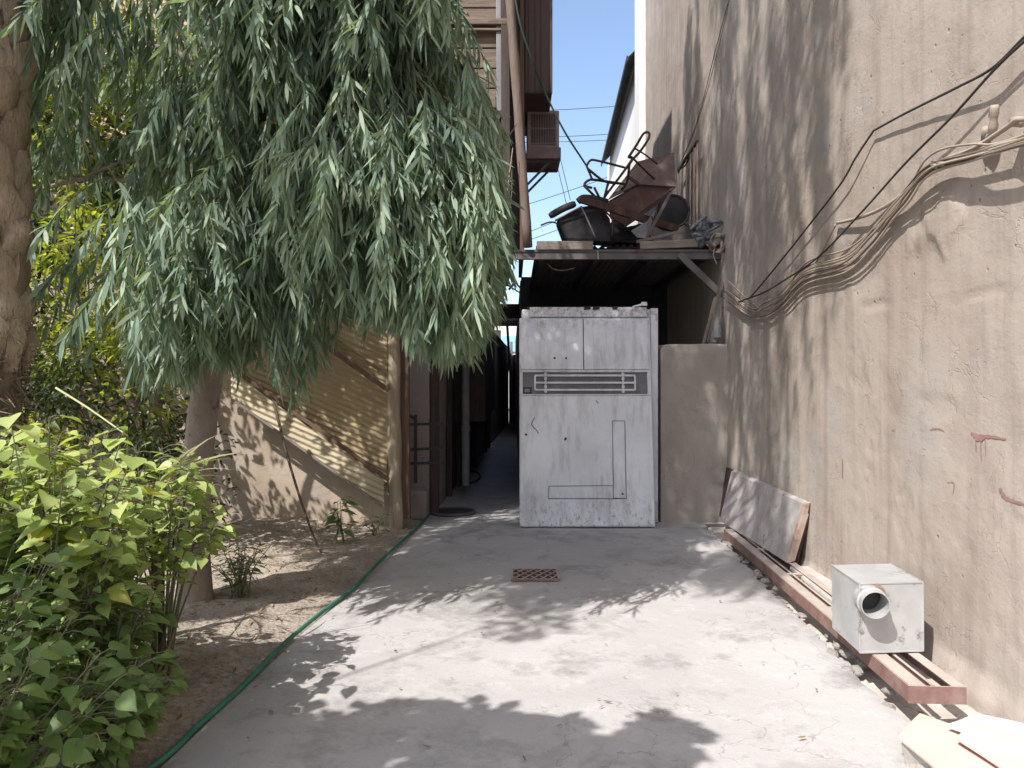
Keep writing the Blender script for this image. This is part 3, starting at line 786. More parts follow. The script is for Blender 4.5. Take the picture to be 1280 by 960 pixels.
    # rust nibbles on the top edge
    for x, w in ((341, .07), (446, .06), (366, .02), (380, .05), (120, .03)):
        p = P(620 + x / 3, 384, 8.61); b = MB(); b.box(p + (0, 0, -.012), (w, .006, .03), jitter=.004); b.build('rust_edge', M['rust'], e)
    # small scrap lying on top
    b = MB(); p = P(804, 380, 8.63); b.tube([p + (-.12, 0, -.03), p + (-.03, .01, -.01), p + (.01, 0, .012)], [.008, .014, .01], 6)
    b.box(p + (.01, 0, .0), (.05, .04, .03), jitter=.006)
    tag(b.build('scrap_fitting', M['foam']), 'small white broken fitting lying on top of the cabinet', 'scrap')
build_cabinet()

# ------------------------------------------------------------------ junk on the canopy
def build_junk():
    c1 = lambda x, y: (670 + x / 5.052, 150 + y / 5.052)      # crop coordinates
    def tube(name_pts, r, Y):
        b = MB()
        for pts in name_pts:
            q = [P(*c1(p[0], p[1]), Y + (p[2] if len(p) > 2 else 0)) for p in pts]
            b.tube(spline(q, 4) if len(q) > 2 else q, r, 7)
        return b
    e = empty('chair_frame', P(*c1(480, 500), 9.3), 'rusty tubular chair frame with hooped back tossed on the roof junk', 'chair frame')
    tube([[(585, 235), (640, 150), (680, 85), (712, 80), (712, 115), (660, 195), (610, 250), (590, 280)]], .016, 9.35).build('hoop', M['rust'], e, smooth=True)
    tube([[(585, 235), (600, 260, .1), (430, 490, .15)], [(590, 280), (575, 390, .1), (540, 440, .1)]], .016, 9.35).build('leg', M['rust'], e, smooth=True)
    tube([[(625, 180), (690, 220, .2), (765, 278, .4)]], .011, 9.35).build('arm', M['rust'], e, smooth=True)
    tube([[(620, 250), (690, 320, .2), (755, 380, .4)]], .013, 9.35).build('arm', M['rust'], e, smooth=True)
    e = empty('chair_frame', P(*c1(380, 450), 9.1), 'bent brown tube chair frame with armrest loops against the sky', 'chair frame')
    tube([[(320, 290), (340, 258), (380, 255), (560, 300, .15)], [(320, 290), (345, 350), (355, 375)]], .014, 9.1).build('loop', M['rust'], e, smooth=True)
    tube([[(355, 430), (305, 412), (340, 378), (420, 385, .1), (560, 405, .3)], [(300, 412), (375, 485)], [(368, 425), (400, 490)]], .016, 9.1).build('loop', M['rust'], e, smooth=True)
    tube([[(330, 310), (430, 385), (520, 400, .2)], [(455, 400), (430, 500)]], .016, 9.15).build('leg', M['rust'], e, smooth=True)
    # folded sheet metal chute
    e = empty('sheet_metal_chute', P(*c1(680, 420), 9.6), 'folded faded red sheet metal chute lying on the canopy', 'chute')
    b = MB(); b.prism([P(*c1(455, 500), 9.45), P(*c1(640, 262), 9.9), P(*c1(870, 205), 10.3), P(*c1(885, 420), 9.8), P(*c1(640, 405), 9.5)], (0, .02, -.01)); b.build('upper_face', M['rust_pink'], e)
    b = MB(); b.prism([P(*c1(455, 512), 9.44), P(*c1(640, 408), 9.49), P(*c1(880, 424), 9.78), P(*c1(690, 560), 9.4), P(*c1(560, 665), 9.3), P(*c1(470, 610), 9.35)], (0, .02, -.01)); b.build('lower_face', M['rust_dark'], e)
    b = MB(); b.bar(P(*c1(585, 360), 9.47), P(*c1(650, 405), 9.47), .03, .03); b.build('fold_edge', M['rust_dark'], e)
    # long timber/angle iron bars
    b = MB(); b.bar(P(*c1(280, 498), 9.0), P(*c1(895, 690), 9.25), .05, .09); tag(b.build('angle_iron', M['rust']), 'long dark angle iron lying slantwise across the junk pile', 'metal bar')
    b = MB(); b.bar(P(*c1(555, 668), 8.98), P(*c1(840, 468), 9.1), .03, .05); tag(b.build('angle_iron', M['rust']), 'short rusty bar propped up to the right before the red chute', 'metal bar')
    b = MB(); b.bar(P(*c1(845, 470), 9.05), P(*c1(700, 740), 8.95), .018, .03); tag(b.build('thin_bar', M['rust_pink']), 'thin pinkish bar standing steeply in front of the grey panel', 'metal bar')
    b = MB(); b.prism([P(*c1(600, 700), 9.1), P(*c1(700, 640), 9.12), P(*c1(760, 560), 9.2), P(*c1(700, 745), 9.1), P(*c1(640, 742), 9.08)], (0, .02, 0)); tag(b.build('grey_panel', M['pipe_grey']), 'small dull grey metal panel wedged in the junk under the chute', 'panel')
    b = MB(); b.bar(P(*c1(640, 768), 8.93), P(*c1(930, 700), 9.1), .05, .035); tag(b.build('pale_stick', M['plank_light']), 'pale wooden stick lying along the canopy edge under junk', 'stick')
    # black seat and rolled mat
    e = empty('broken_armchair', P(*c1(300, 740), 9.2), 'black broken office chair seat tipped over on the canopy edge', 'chair')
    b = MB(); b.prism([P(*c1(130, 625), 9.1), P(*c1(285, 545), 9.1), P(*c1(400, 530), 9.15), P(*c1(470, 620), 9.2), P(*c1(480, 770), 9.1), P(*c1(180, 760), 9.1)], (0, .30, .0)); b.build('seat', M['rubber'], e, bevel=.03)
    b = MB(); b.tube(spline([P(*c1(85, 608), 9.08), P(*c1(170, 560), 9.08), P(*c1(250, 528), 9.08)], 5), [.03]+[.042]*9+[.03], 10); b.build('armrest', M['rubber'], e, smooth=True)
    b = MB(); b.tube(spline([P(*c1(265, 515), 9.1), P(*c1(300, 492), 9.1), P(*c1(380, 500), 9.12), P(*c1(450, 520), 9.15)], 5), .04, 10); b.build('armrest', M['rubber'], e, smooth=True)
    tube([[(285, 545), (330, 640), (375, 745)], [(120, 635), (200, 590), (290, 545)]], .010, 9.06).build('frame_tube', M['pipe_grey'], e, smooth=True)
    tube([[(390, 540), (480, 625), (480, 740)]], .012, 9.06).build('frame_tube', M['rust'], e, smooth=True)
    tube([[(30, 665), (85, 645), (125, 650), (140, 668)]], .010, 9.06).build('lever', M['rubber'], e, smooth=True)
    b = MB(); S, T = np.meshgrid(np.linspace(0, 1, 28), np.linspace(0, 1, 18), indexing='ij')  # dark sheet added to darken the gap below the chute
    p0 = P(*c1(440, 775), 9.5); X = p0[0] + S * .62; Z = p0[2] + T * (.34 + .10 * np.sin(S * 9)) * np.sin(np.pi * np.clip(.12 + S * .8, 0, 1)); Yt = 9.5 + .25 * T + .06 * VN1.fbm(S * 6, T * 6, 3)
    b.grid(X, Yt, Z + .03 * VN2.fbm(S * 7, T * 5, 3)); b.grid(X, Yt + .03 + .3 * (1 - T), Z)
    tag(b.build('gap_fill_tarp', M['rubber'], smooth=True), 'crumpled black tarp added to darken the gap under the red chute and bars', 'tarp')
    # dark round tub
    e = empty('black_tub', P(*c1(860, 690), 9.5), 'black dented plastic tub lying on its side beneath the grille', 'tub')
    b = MB(); c = P(*c1(850, 590), 9.5); a = np.arange(20) / 20 * 2 * np.pi
    b.tube([c + (0, -.12, 0), c + (0, -.10, 0), c + (0, .25, 0)], [.19, .215, .17], 20); b.build('shell', M['rubber'], e, smooth=True, flat_angle=50)
    b = MB(); b.tube([c + (.20 * np.cos(t), -.125, .20 * np.sin(t)) for t in np.arange(25) / 24 * 2 * np.pi], .014, 6); b.build('rim', M['dark_gap'], e, smooth=True)
    # window grille against the wall
    e = empty('window_grille', (2.3, 10, 3.1), 'rusty barred window grille leaning on plastered wall above the canopy', 'grille')
    def GW(px, py): return W(px, py, .10)
    b = MB(); b.bar(GW(848, 213), GW(872, 176), .03, .03); b.build('frame_top', M['rust'], e)
    b = MB(); b.bar(GW(868, 288), GW(848, 274), .03, .03); b.build('frame_bottom', M['rust'], e)
    for i, px in enumerate((847.5, 853, 858, 863, 867.5, 871.5)):
        t = (px - 848) / 24; b = MB(); b.bar(GW(px, 213 - t * 37), GW(px - .5, 280 + t * 8), .016, .016); b.build('bar', M['board_rust'] if i % 2 else M['post_wood'], e)
    b = MB(); b.tube(spline([GW(x, y) for x, y in ((848, 216), (856, 198), (862, 192), (858, 205), (849, 212))], 4), .012, 6); b.build('scroll', M['rust'], e, smooth=True)
    # cloth knot and cable coil at the beam end
    b = MB()
    for i in range(9):
        c = P(880 + rng.uniform(-4, 4), 286 + rng.uniform(-8, 10), 8.85); b.tube(spline([c + rng.normal(0, .05, 3) for _ in range(5)], 4), .022, 6)
    tag(b.build('rag_bundle', M['grey_cloth'], smooth=True), 'grey blue rag knotted round the beam end by the wall', 'rag')
    b = MB(); c = P(898, 304, 8.72)
    for k in range(4):
        th = np.arange(25) / 24 * 2 * np.pi; rr = .065 + .012 * k
        b.tube([c + (rr * np.cos(t), .03 * np.sin(3 * t + k) , rr * np.sin(t) * 1.1) for t in th], .011, 6)
    tag(b.build('cable_coil', M['cable_brown'], smooth=True), 'brown coil of old cable hung on the canopy beam end', 'cable coil')
    b = MB(); b.tube(spline([P(893, 311, 8.7), P(892, 320, 8.7), P(896, 330, 8.7)], 4), .006, 5); tag(b.build('dangling_wire', M['cable_tan']), 'short frayed wire dangling from the canopy beam end', 'wire')
build_junk()

# ------------------------------------------------------------------ cables on the plaster wall
def cable(name, pts, r, mat, label, group=None, s=.03, n=7):
    if np.ndim(s) == 0: s = [s] * len(pts)
    q = spline([W(x, y, k) for (x, y), k in zip(pts, s)], n)
    b = MB(); b.tube(q, r, 6)
    return tag(b.build(name, M[mat], smooth=True), label, 'cable', group)
c6 = lambda x, y: (840 + x * .4167, y * .4167)
C = lambda L: [c6(*p) for p in L]
def build_cables():
    cable('wall_cable', C([(1120, 60), (1056, 112), (960, 205), (850, 265), (700, 340), (614, 387), (604, 393), (598, 402), (550, 475), (500, 560), (380, 715), (300, 815), (235, 893)]), .007, 'cable_black', 'black cable kinked over a nail high on the plaster wall', s=[.06,.06,.06,.05,.04,.03,.03,.03,.05,.05,.05,.05,.05])
    cable('wall_cable', C([(1120, 66), (1056, 122), (955, 222), (840, 350), (700, 490), (570, 635), (440, 770), (330, 845), (270, 880), (200, 905)]), .007, 'cable_black', 'straight black cable running diagonally down to the bundle', s=.06)
    cable('wall_cable', C([(1120, 70), (1050, 130), (985, 190), (940, 238)]), .007, 'cable_black', 'short third black cable joining the others at upper right', s=.07)
    cable('conduit', C([(1130, 352), (1056, 358), (1030, 362), (1000, 385), (900, 448), (800, 490), (690, 585), (620, 630), (555, 655), (492, 670)]), .012, 'cable_tan', 'thick pale conduit with joint sleeves at top of the bundle', s=[.11,.11,.10,.09,.07,.05,.05,.05,.04,.03])
    cable('wall_cable', C([(492, 672), (470, 715), (445, 765), (425, 800)]), .008, 'cable_tan', 'short pale cable dropping from the thick conduit end', s=.04)
    base = [(1130, 408), (1056, 425), (960, 452), (890, 472), (800, 497), (750, 530), (712, 580), (660, 640), (600, 715), (520, 790), (400, 828), (330, 900), (280, 930), (235, 938), (160, 885)]
    g = 'sagging cable bundle on the plaster wall'
    for k in range(8):
        r2 = np.random.default_rng(50 + k)
        off = np.array([r2.normal(0, 6), r2.normal(0, 9)]); 
        pts = [(x + off[0] * (.4 + 1.2 * abs(math.sin(i * .8 + k))) , y + off[1] * (.4 + 1.5 * abs(math.sin(i * .6 + k * 1.7))) + (k - 3.5) * (5 if 5 < i < 13 else 1.5)) for i, (x, y) in enumerate(base)]
        pale = k in (0, 2, 3, 5, 7)
        st = .075 + .012 * (k % 3)
        o = cable('bundled_cable', C(pts), .0085 if k % 3 == 0 else .0065, 'cable_tan' if pale else 'cable_brown',
              'dusty pale cable in the bundle sagging along the plaster wall' if pale else 'brown cable in the bundle sagging along the plaster wall', g, s=[.10,.10,.10,st,st,st,.06,.05,.05,.05,.05,.05,.05,.05,.06])
    # clips
    for x, y in ((1038, 365), (795, 495), (815, 490)):
        b = MB(); p = W(*c6(x, y), .07); b.tube([p + (0, -.03, -.012), p + (0, .03, .012)], .024, 8)
        tag(b.build('cable_sleeve', M['cable_tan'], smooth=True), {1038: 'pale joint sleeve on the conduit at right edge', 795: 'tape wrap at the left of the cable bundle bend', 815: 'tape wrap just right of the bundle bend'}[x], 'sleeve')
    # insulator stub
    e = empty('wall_bracket', W(*c6(955, 390), .05), 'pale broken pipe bracket sticking out of plaster above the bundle', 'bracket')
    b = MB(); b.tube(spline([W(*c6(942, 420), .02), W(*c6(960, 400), .06), W(*c6(966, 350), .08), W(*c6(968, 315), .09)], 4), [.018,.02,.02,.018,.017,.02,.022,.016,.018,.02,.02,.02,.016], 9); b.build('stub', M['cable_tan'], e, smooth=True)
    b = MB(); b.tube([W(*c6(940, 425), .02), W(*c6(942, 385), .06)], .02, 8); b.build('clamp', M['cable_tan'], e, smooth=True)
    # thin wires running down the wall high up
    cable('thin_wire', [(914, -10), (895, 60), (872, 150), (850, 205)], .004, 'cable_black', 'thin black wire hanging down the plaster wall at left', s=.05)
    cable('thin_wire', [(911, 5), (893, 80), (868, 165), (845, 215)], .004, 'cable_brown', 'thin brown wire hanging beside the black one', s=.09)
    # sky wires
    b = MB(); pts = spline([P(636, -60, 8.7), P(648, 20, 8.7), P(664, 72, 8.8), P(682, 117, 9.0), P(706, 165, 9.1), P(733, 207, 9.2)], 6); b.tube(pts, .012, 6)
    tag(b.build('rope', M['green_wire'], smooth=True), 'dark green rope stretched from timber post to the roof junk', 'rope')
    for i, (a, c, Y, lab) in enumerate([((640, 139), (830, 127), 26, 'topmost thin wire crossing the sky gap'), ((640, 172), (830, 162), 26, 'middle thin wire crossing the sky gap'), ((640, 178), (830, 170), 27, 'lower middle thin wire crossing the sky gap'),
                                    ((600, 273), (790, 210), 24, 'steeper thin wire above the black seat'), ((600, 312), (760, 248), 24, 'low thin wire sloping behind the black seat'), ((600, 320), (760, 262), 24, 'lowest sloping wire behind the black seat')]):
        b = MB(); p0 = P(*a, Y); p1 = P(*c, Y); t = np.linspace(0, 1, 12)[:, None]; q = p0 * (1 - t) + p1 * t; q[:, 2] -= .25 * (t[:, 0] * (1 - t[:, 0])); b.tube(q, .011, 5)
        tag(b.build('overhead_wire', M['cable_black']), lab, 'wire', 'overhead wires in the sky gap')
    for i, (a, c, lab) in enumerate([((690, 180), (708, 255), 'left of two near vertical wires under the air conditioner'), ((696, 180), (713, 250), 'right of two near vertical wires under the air conditioner')]):
        b = MB(); b.tube([P(*a, 14), P(*c, 14)], .006, 5); tag(b.build('overhead_wire', M['cable_brown']), lab, 'wire', 'overhead wires in the sky gap')
    # loose strings on the house overhang
    b = MB(); b.tube(spline([P(641, 185, 8.7), P(634, 240, 8.7), P(626, 300, 8.75)], 5), .006, 5); tag(b.build('loose_string', M['cable_tan']), 'loose pale string hanging beside the timber post foot', 'string')
    b = MB(); b.tube(spline([P(640, 200, 8.72), P(639, 250, 8.7), P(633, 296, 8.75)], 5), .005, 5); tag(b.build('loose_string', M['cable_brown']), 'second brown string hanging straight beside the post', 'string')
build_cables()

# ------------------------------------------------------------------ right-hand foot of the wall
def build_wall_foot():
    # steel frame, ladder-like
    A = np.array([1.865, 3.62, .05]); B = np.array([2.10, 7.62, .03])
    d = norm(B - A); L = np.linalg.norm(B - A); s = norm(np.cross(d, (0, 0, 1))); u = np.cross(s, d)
    wdt = .265; h = .078
    e = empty('steel_frame', A, 'long red oxide steel ladder frame lying along the foot of wall', 'metal frame')
    def pt(a, c, z): return A + d * a + s * c + u * z
    b = MB(); b.bar(pt(0, .006, h/2), pt(L, .006, h/2), .006, h, up=u); b.bar(pt(0, .045, h), pt(L, .045, h), .075, .006, up=u); b.build('rail', M['rust_red'], e)
    b = MB(); b.bar(pt(0, wdt - .006, h/2), pt(L, wdt - .006, h/2), .006, h, up=u); b.bar(pt(0, wdt - .035, h), pt(L, wdt - .035, h), .06, .006, up=u); b.build('rail', M['rust_red'], e)
    b = MB(); b.bar(pt(.02, .125, h - .006), pt(L - .02, .125, h - .006), .016, .006, up=u); b.bar(pt(.02, .125, h - .03), pt(L - .02, .125, h - .03), .004, .04, up=u); b.build('inner_rail', M['rust_red'], e)
    b = MB(); b.bar(pt(-.004, 0, h/2), pt(-.004, wdt, h/2), .008, h + .004, up=u); b.build('end_plate', M['rust_red'], e)
    for a in (1.3, 2.2, 3.1, L - .01):
        b = MB(); b.bar(pt(a, .015, h - .012), pt(a, wdt - .015, h - .012), .05, .02, up=u); b.build('crossbar', M['rust_red'], e)
    # tin box
    def box_corner(): pass
    zb = A[2] + h + .012
    fl, fr = np.array([1.825, 4.03, zb]), np.array([2.175, 4.06, zb])
    ex = norm(fr - fl); ey = norm(np.array([.03, .42, 0]))
    w_, d_, h_ = .35, .42, .362
    e = empty('duct_box', (2.0, 4.25, zb), 'galvanised sheet metal duct box with round spout sitting on steel frame', 'duct box')
    hole = MB()
    O = fl
    def q(a, c, z): return O + ex * a * w_ + ey * c * d_ + np.array([-.008, 0, 1.0]) * z * h_
    # box skin with a round hole in the front
    hc = np.array([.20, .70]); hr = .072
    hc = np.array([(1087-1074.6)/84., (819-752)/86.])
    n = 32; ang = np.arange(n) / n * 2 * np.pi
    inner = [q(hc[0] + hr / w_ * np.cos(a), 0, hc[1] + hr / h_ * np.sin(a)) for a in ang]
    def sq(a):
        c, s_ = np.cos(a), np.sin(a)
        tx = (1 - hc[0]) / c if c > 1e-9 else (-hc[0] / c if c < -1e-9 else 9e9); tz = (1 - hc[1]) / s_ if s_ > 1e-9 else (-hc[1] / s_ if s_ < -1e-9 else 9e9)
        t = min(tx, tz); return q(hc[0] + c * t, 0, hc[1] + s_ * t)
    angs = list(ang)
    outer = [sq(a) for a in ang]
    corners = [q(0,0,0), q(1,0,0), q(1,0,1), q(0,0,1)]
    for c in corners:
        i = int(np.argmin([np.linalg.norm(o - c) for o in outer])); outer[i] = c
    b = MB(); b.add(np.array(inner + outer), np.array([(i, n+i, n+(i+1) % n, (i+1) % n) for i in range(n)]))
    b.add([q(0,0,0),q(0,1,0),q(0,1,1),q(0,0,1)], [(0,3,2,1)]); b.add([q(1,0,0),q(1,1,0),q(1,1,1),q(1,0,1)], [(0,1,2,3)])
    b.add([q(0,1,0),q(1,1,0),q(1,1,1),q(0,1,1)], [(0,3,2,1)]); b.add([q(0,0,1),q(1,0,1),q(1,1,1),q(0,1,1)], [(0,1,2,3)]); b.add([q(0,0,0),q(1,0,0),q(1,1,0),q(0,1,0)], [(0,3,2,1)])
    b.build('box', M['tin_galv'], e)
    b = MB()
    for a, c in ((q(0,0,0),q(0,0,1)), (q(0,0,1),q(1,0,1)), (q(0,0,1),q(0,1,1)), (q(1,0,0),q(1,0,1)), (q(0,0,0),q(1,0,0)), (q(1,0,1),q(1,1,1))): b.bar(a, c, .007, .007)
    b.build('folded_edge', M['tin_galv'], e)
    ctr = q(hc[0], 0, hc[1]); ax = norm(np.array([-.12, -1, -.05])); ux = norm(np.cross(ax, (0, 0, 1))); uz = np.cross(ux, ax)
    def ring(r, dd): return [ctr + ax * dd + ux * r * np.cos(a) + uz * r * np.sin(a) for a in ang]
    b = MB(); R = [ring(hr, -.03), ring(hr, .035), ring(hr * 1.06, .038), ring(hr * 1.06, .055), ring(hr * .98, .058), ring(hr * .98, .105), ring(hr * .93, .105), ring(hr * .93, -.03)]
    Fc = []
    for k in range(len(R) - 1):
        for i in range(n): Fc.append((k*n+i, k*n+(i+1) % n, (k+1)*n+(i+1) % n, (k+1)*n+i))
    b.add(np.concatenate(R), np.array(Fc)); b.build('spout', M['tin_galv'], e, smooth=True, flat_angle=35)
    b = MB(); b.add(np.array(ring(hr * 1.28, .004) + ring(hr * 1.0, .004)), np.array([(i, (i+1) % n, n+(i+1) % n, n+i) for i in range(n) if 10 <= i <= 27])); b.build('torn_flange', M['board_rust'], e)
    b = MB(); b.box(q(.5, .5, .5), (.30, .36, .30)); b.build('inside', M['tin_inside'], e)  # dark block filling the duct behind the spout hole
    # leaning board
    p = [np.array(G(899, 651, .115)), np.array(G(984, 704, .115)), P(1006, 630, 6.12), P(914, 589, 8.26)]
    nn = norm(np.cross(p[1] - p[0], p[3] - p[0])); off = np.array([.06, 0, .02])
    e = empty('leaning_board', (p[0] + p[1]) / 2, 'stained pale slab leaning on the wall with rusty flaking end', 'board')
    b = MB(); b.prism(p, off * .8); b.build('slab', M['board'], e, bevel=.006)
    b = MB(); a1 = p[1] * .965 + p[0] * .035; t1 = p[2] * .965 + p[3] * .035; o2 = np.array([-.004, -.002, .001])
    b.prism([p[1] + (0, -.012, 0), p[2] + (0, -.012, .004), t1 * .5 + p[2] * .5 + o2 * 2, a1 * .5 + p[1] * .5 + o2 * 2], off); b.build('end_cap', M['board_rust'], e, bevel=.004)
    # dark edge of a second board behind
    b = MB(); b.prism([p[1] + (.08, .03, .0), p[2] + (.035, -.02, .01), p[3] + (.03, .3, .01), p[0] + (.08, .3, .0)], (.02, 0, 0)); tag(b.build('backing_board', M['rust']), 'thin dark board standing behind the leaning slab', 'board')
    # pale cement pad between frame and wall
    b = MB(); b.prism([(2.12, 5.05, .02), (2.34, 4.9, .02), (2.36, 6.1, .02), (2.2, 6.1, .02)], (0, 0, .09)); tag(b.build('cement_slab', M['rubble'], bevel=.02), 'broken cement slab wedged between steel frame and wall', 'slab')
    # cardboard and foam at the lower right
    def sheet(name, pts, th, mat, lab, cat, curl=.02, flute=False):
        pts = np.array(pts); b = MB(); n = len(pts)
        # subdivide as fan grid for a gentle curl
        a, c_, d2, e2 = pts; m = 12; S, T = np.meshgrid(np.linspace(0, 1, m), np.linspace(0, 1, m), indexing='ij')
        X = ((1-S)*(1-T))[..., None]*a + (S*(1-T))[..., None]*c_ + (S*T)[..., None]*d2 + ((1-S)*T)[..., None]*e2
        X[..., 2] += curl * .5 * np.sin(S * np.pi * .6) * np.cos(T * 1.2) + .004 * VN1(S * 3, T * 3)
        b.grid(X[..., 0], X[..., 1], X[..., 2]); lo = X.copy(); lo[..., 2] -= th; b.grid(lo[..., 0], lo[..., 1], lo[..., 2])
        for e_ in (0, -1):
            for A_ in (X[e_, :], X[:, e_]):
                B_ = A_.copy(); B_[:, 2] -= th; k = len(A_); b.add(np.vstack([A_, B_]), np.array([(i, i+1, k+i+1, k+i) for i in range(k-1)]))
        return tag(b.build(name, M[mat]), lab, cat)
    sheet('cardboard_sheet', [G(1122, 921, .10), G(1150, 893, .06), G(1330, 960, .10), G(1230, 1010, .13)], .008, 'cardboard', 'lower bleached cardboard sheet with raised corner at the bottom right', 'cardboard', .015)
    sheet('cardboard_sheet', [G(1196, 922, .13), G(1216, 900, .13), G(1380, 950, .14), G(1330, 1010, .15)], .010, 'cardboard', 'upper bleached cardboard flap lying on the other sheet', 'cardboard', .012)
    sheet('foam_board', [G(1185, 905, .12), G(1224, 893, .11), G(1380, 930, .16), G(1340, 962, .16)], .015, 'foam', 'white foam board lying by the wall on the cardboard', 'foam board', .01)
    b = MB(); b.box(np.array(G(1160, 955, .04)), (.10, .2, .09), jitter=.01); tag(b.build('broken_brick', M['rubble'], bevel=.008), 'grey broken block propping up the lower cardboard corner', 'rubble')
    b = MB(); b.box(np.array(G(1290, 950, .05)), (.25, .3, .09), jitter=.01); tag(b.build('broken_brick', M['rubble'], bevel=.008), 'rubble block under the white foam board', 'rubble')
    # stones in the gutter
    proto = None; k = 0
    spots = []
    for i in range(46):
        Y = 3.3 + 4.6 * rng.random()**1.1; X = float(drive_right(np.array(Y))) + rng.uniform(-.03, .10); spots.append((X, Y))
    for i in range(10): spots.append((rng.uniform(2.15, 2.3), rng.uniform(3.2, 3.7)))
    protos = []
    for k in range(4):
        b = MB(); th = np.linspace(0, np.pi, 8); ph = np.arange(11) / 11 * 2 * np.pi; T, Ph = np.meshgrid(th, np.append(ph, ph[0]), indexing='ij')
        R = 1 + .55 * VN1.fbm(np.cos(Ph) * np.sin(T) * 1.4 + 7 * k + 3, np.cos(T) * 1.4 + np.sin(Ph) * np.sin(T) + 3 * k, 3)
        b.grid(R * np.sin(T) * np.cos(Ph), R * np.sin(T) * np.sin(Ph), .6 * R * np.cos(T))
        protos.append(b)
    base = [None] * 4
    for i, (X, Y) in enumerate(spots):
        k = i % 4; s_ = rng.uniform(.012, .045)
        if base[k] is None:
            o = protos[k].build('stone', M['rubble'], origin=(0, 0, 0)); base[k] = o
        else:
            o = base[k].copy(); COL.objects.link(o)
        o.location = (X, Y, -.03 + s_ * .3); o.scale = (s_ * 1.3, s_, s_); o.rotation_euler = (rng.uniform(-.3, .3), 0, rng.uniform(0, 6))
        tag(o, 'small grey rubble stone along the broken drive edge by steel frame', 'stone', 'rubble stones in the gutter')
build_wall_foot()

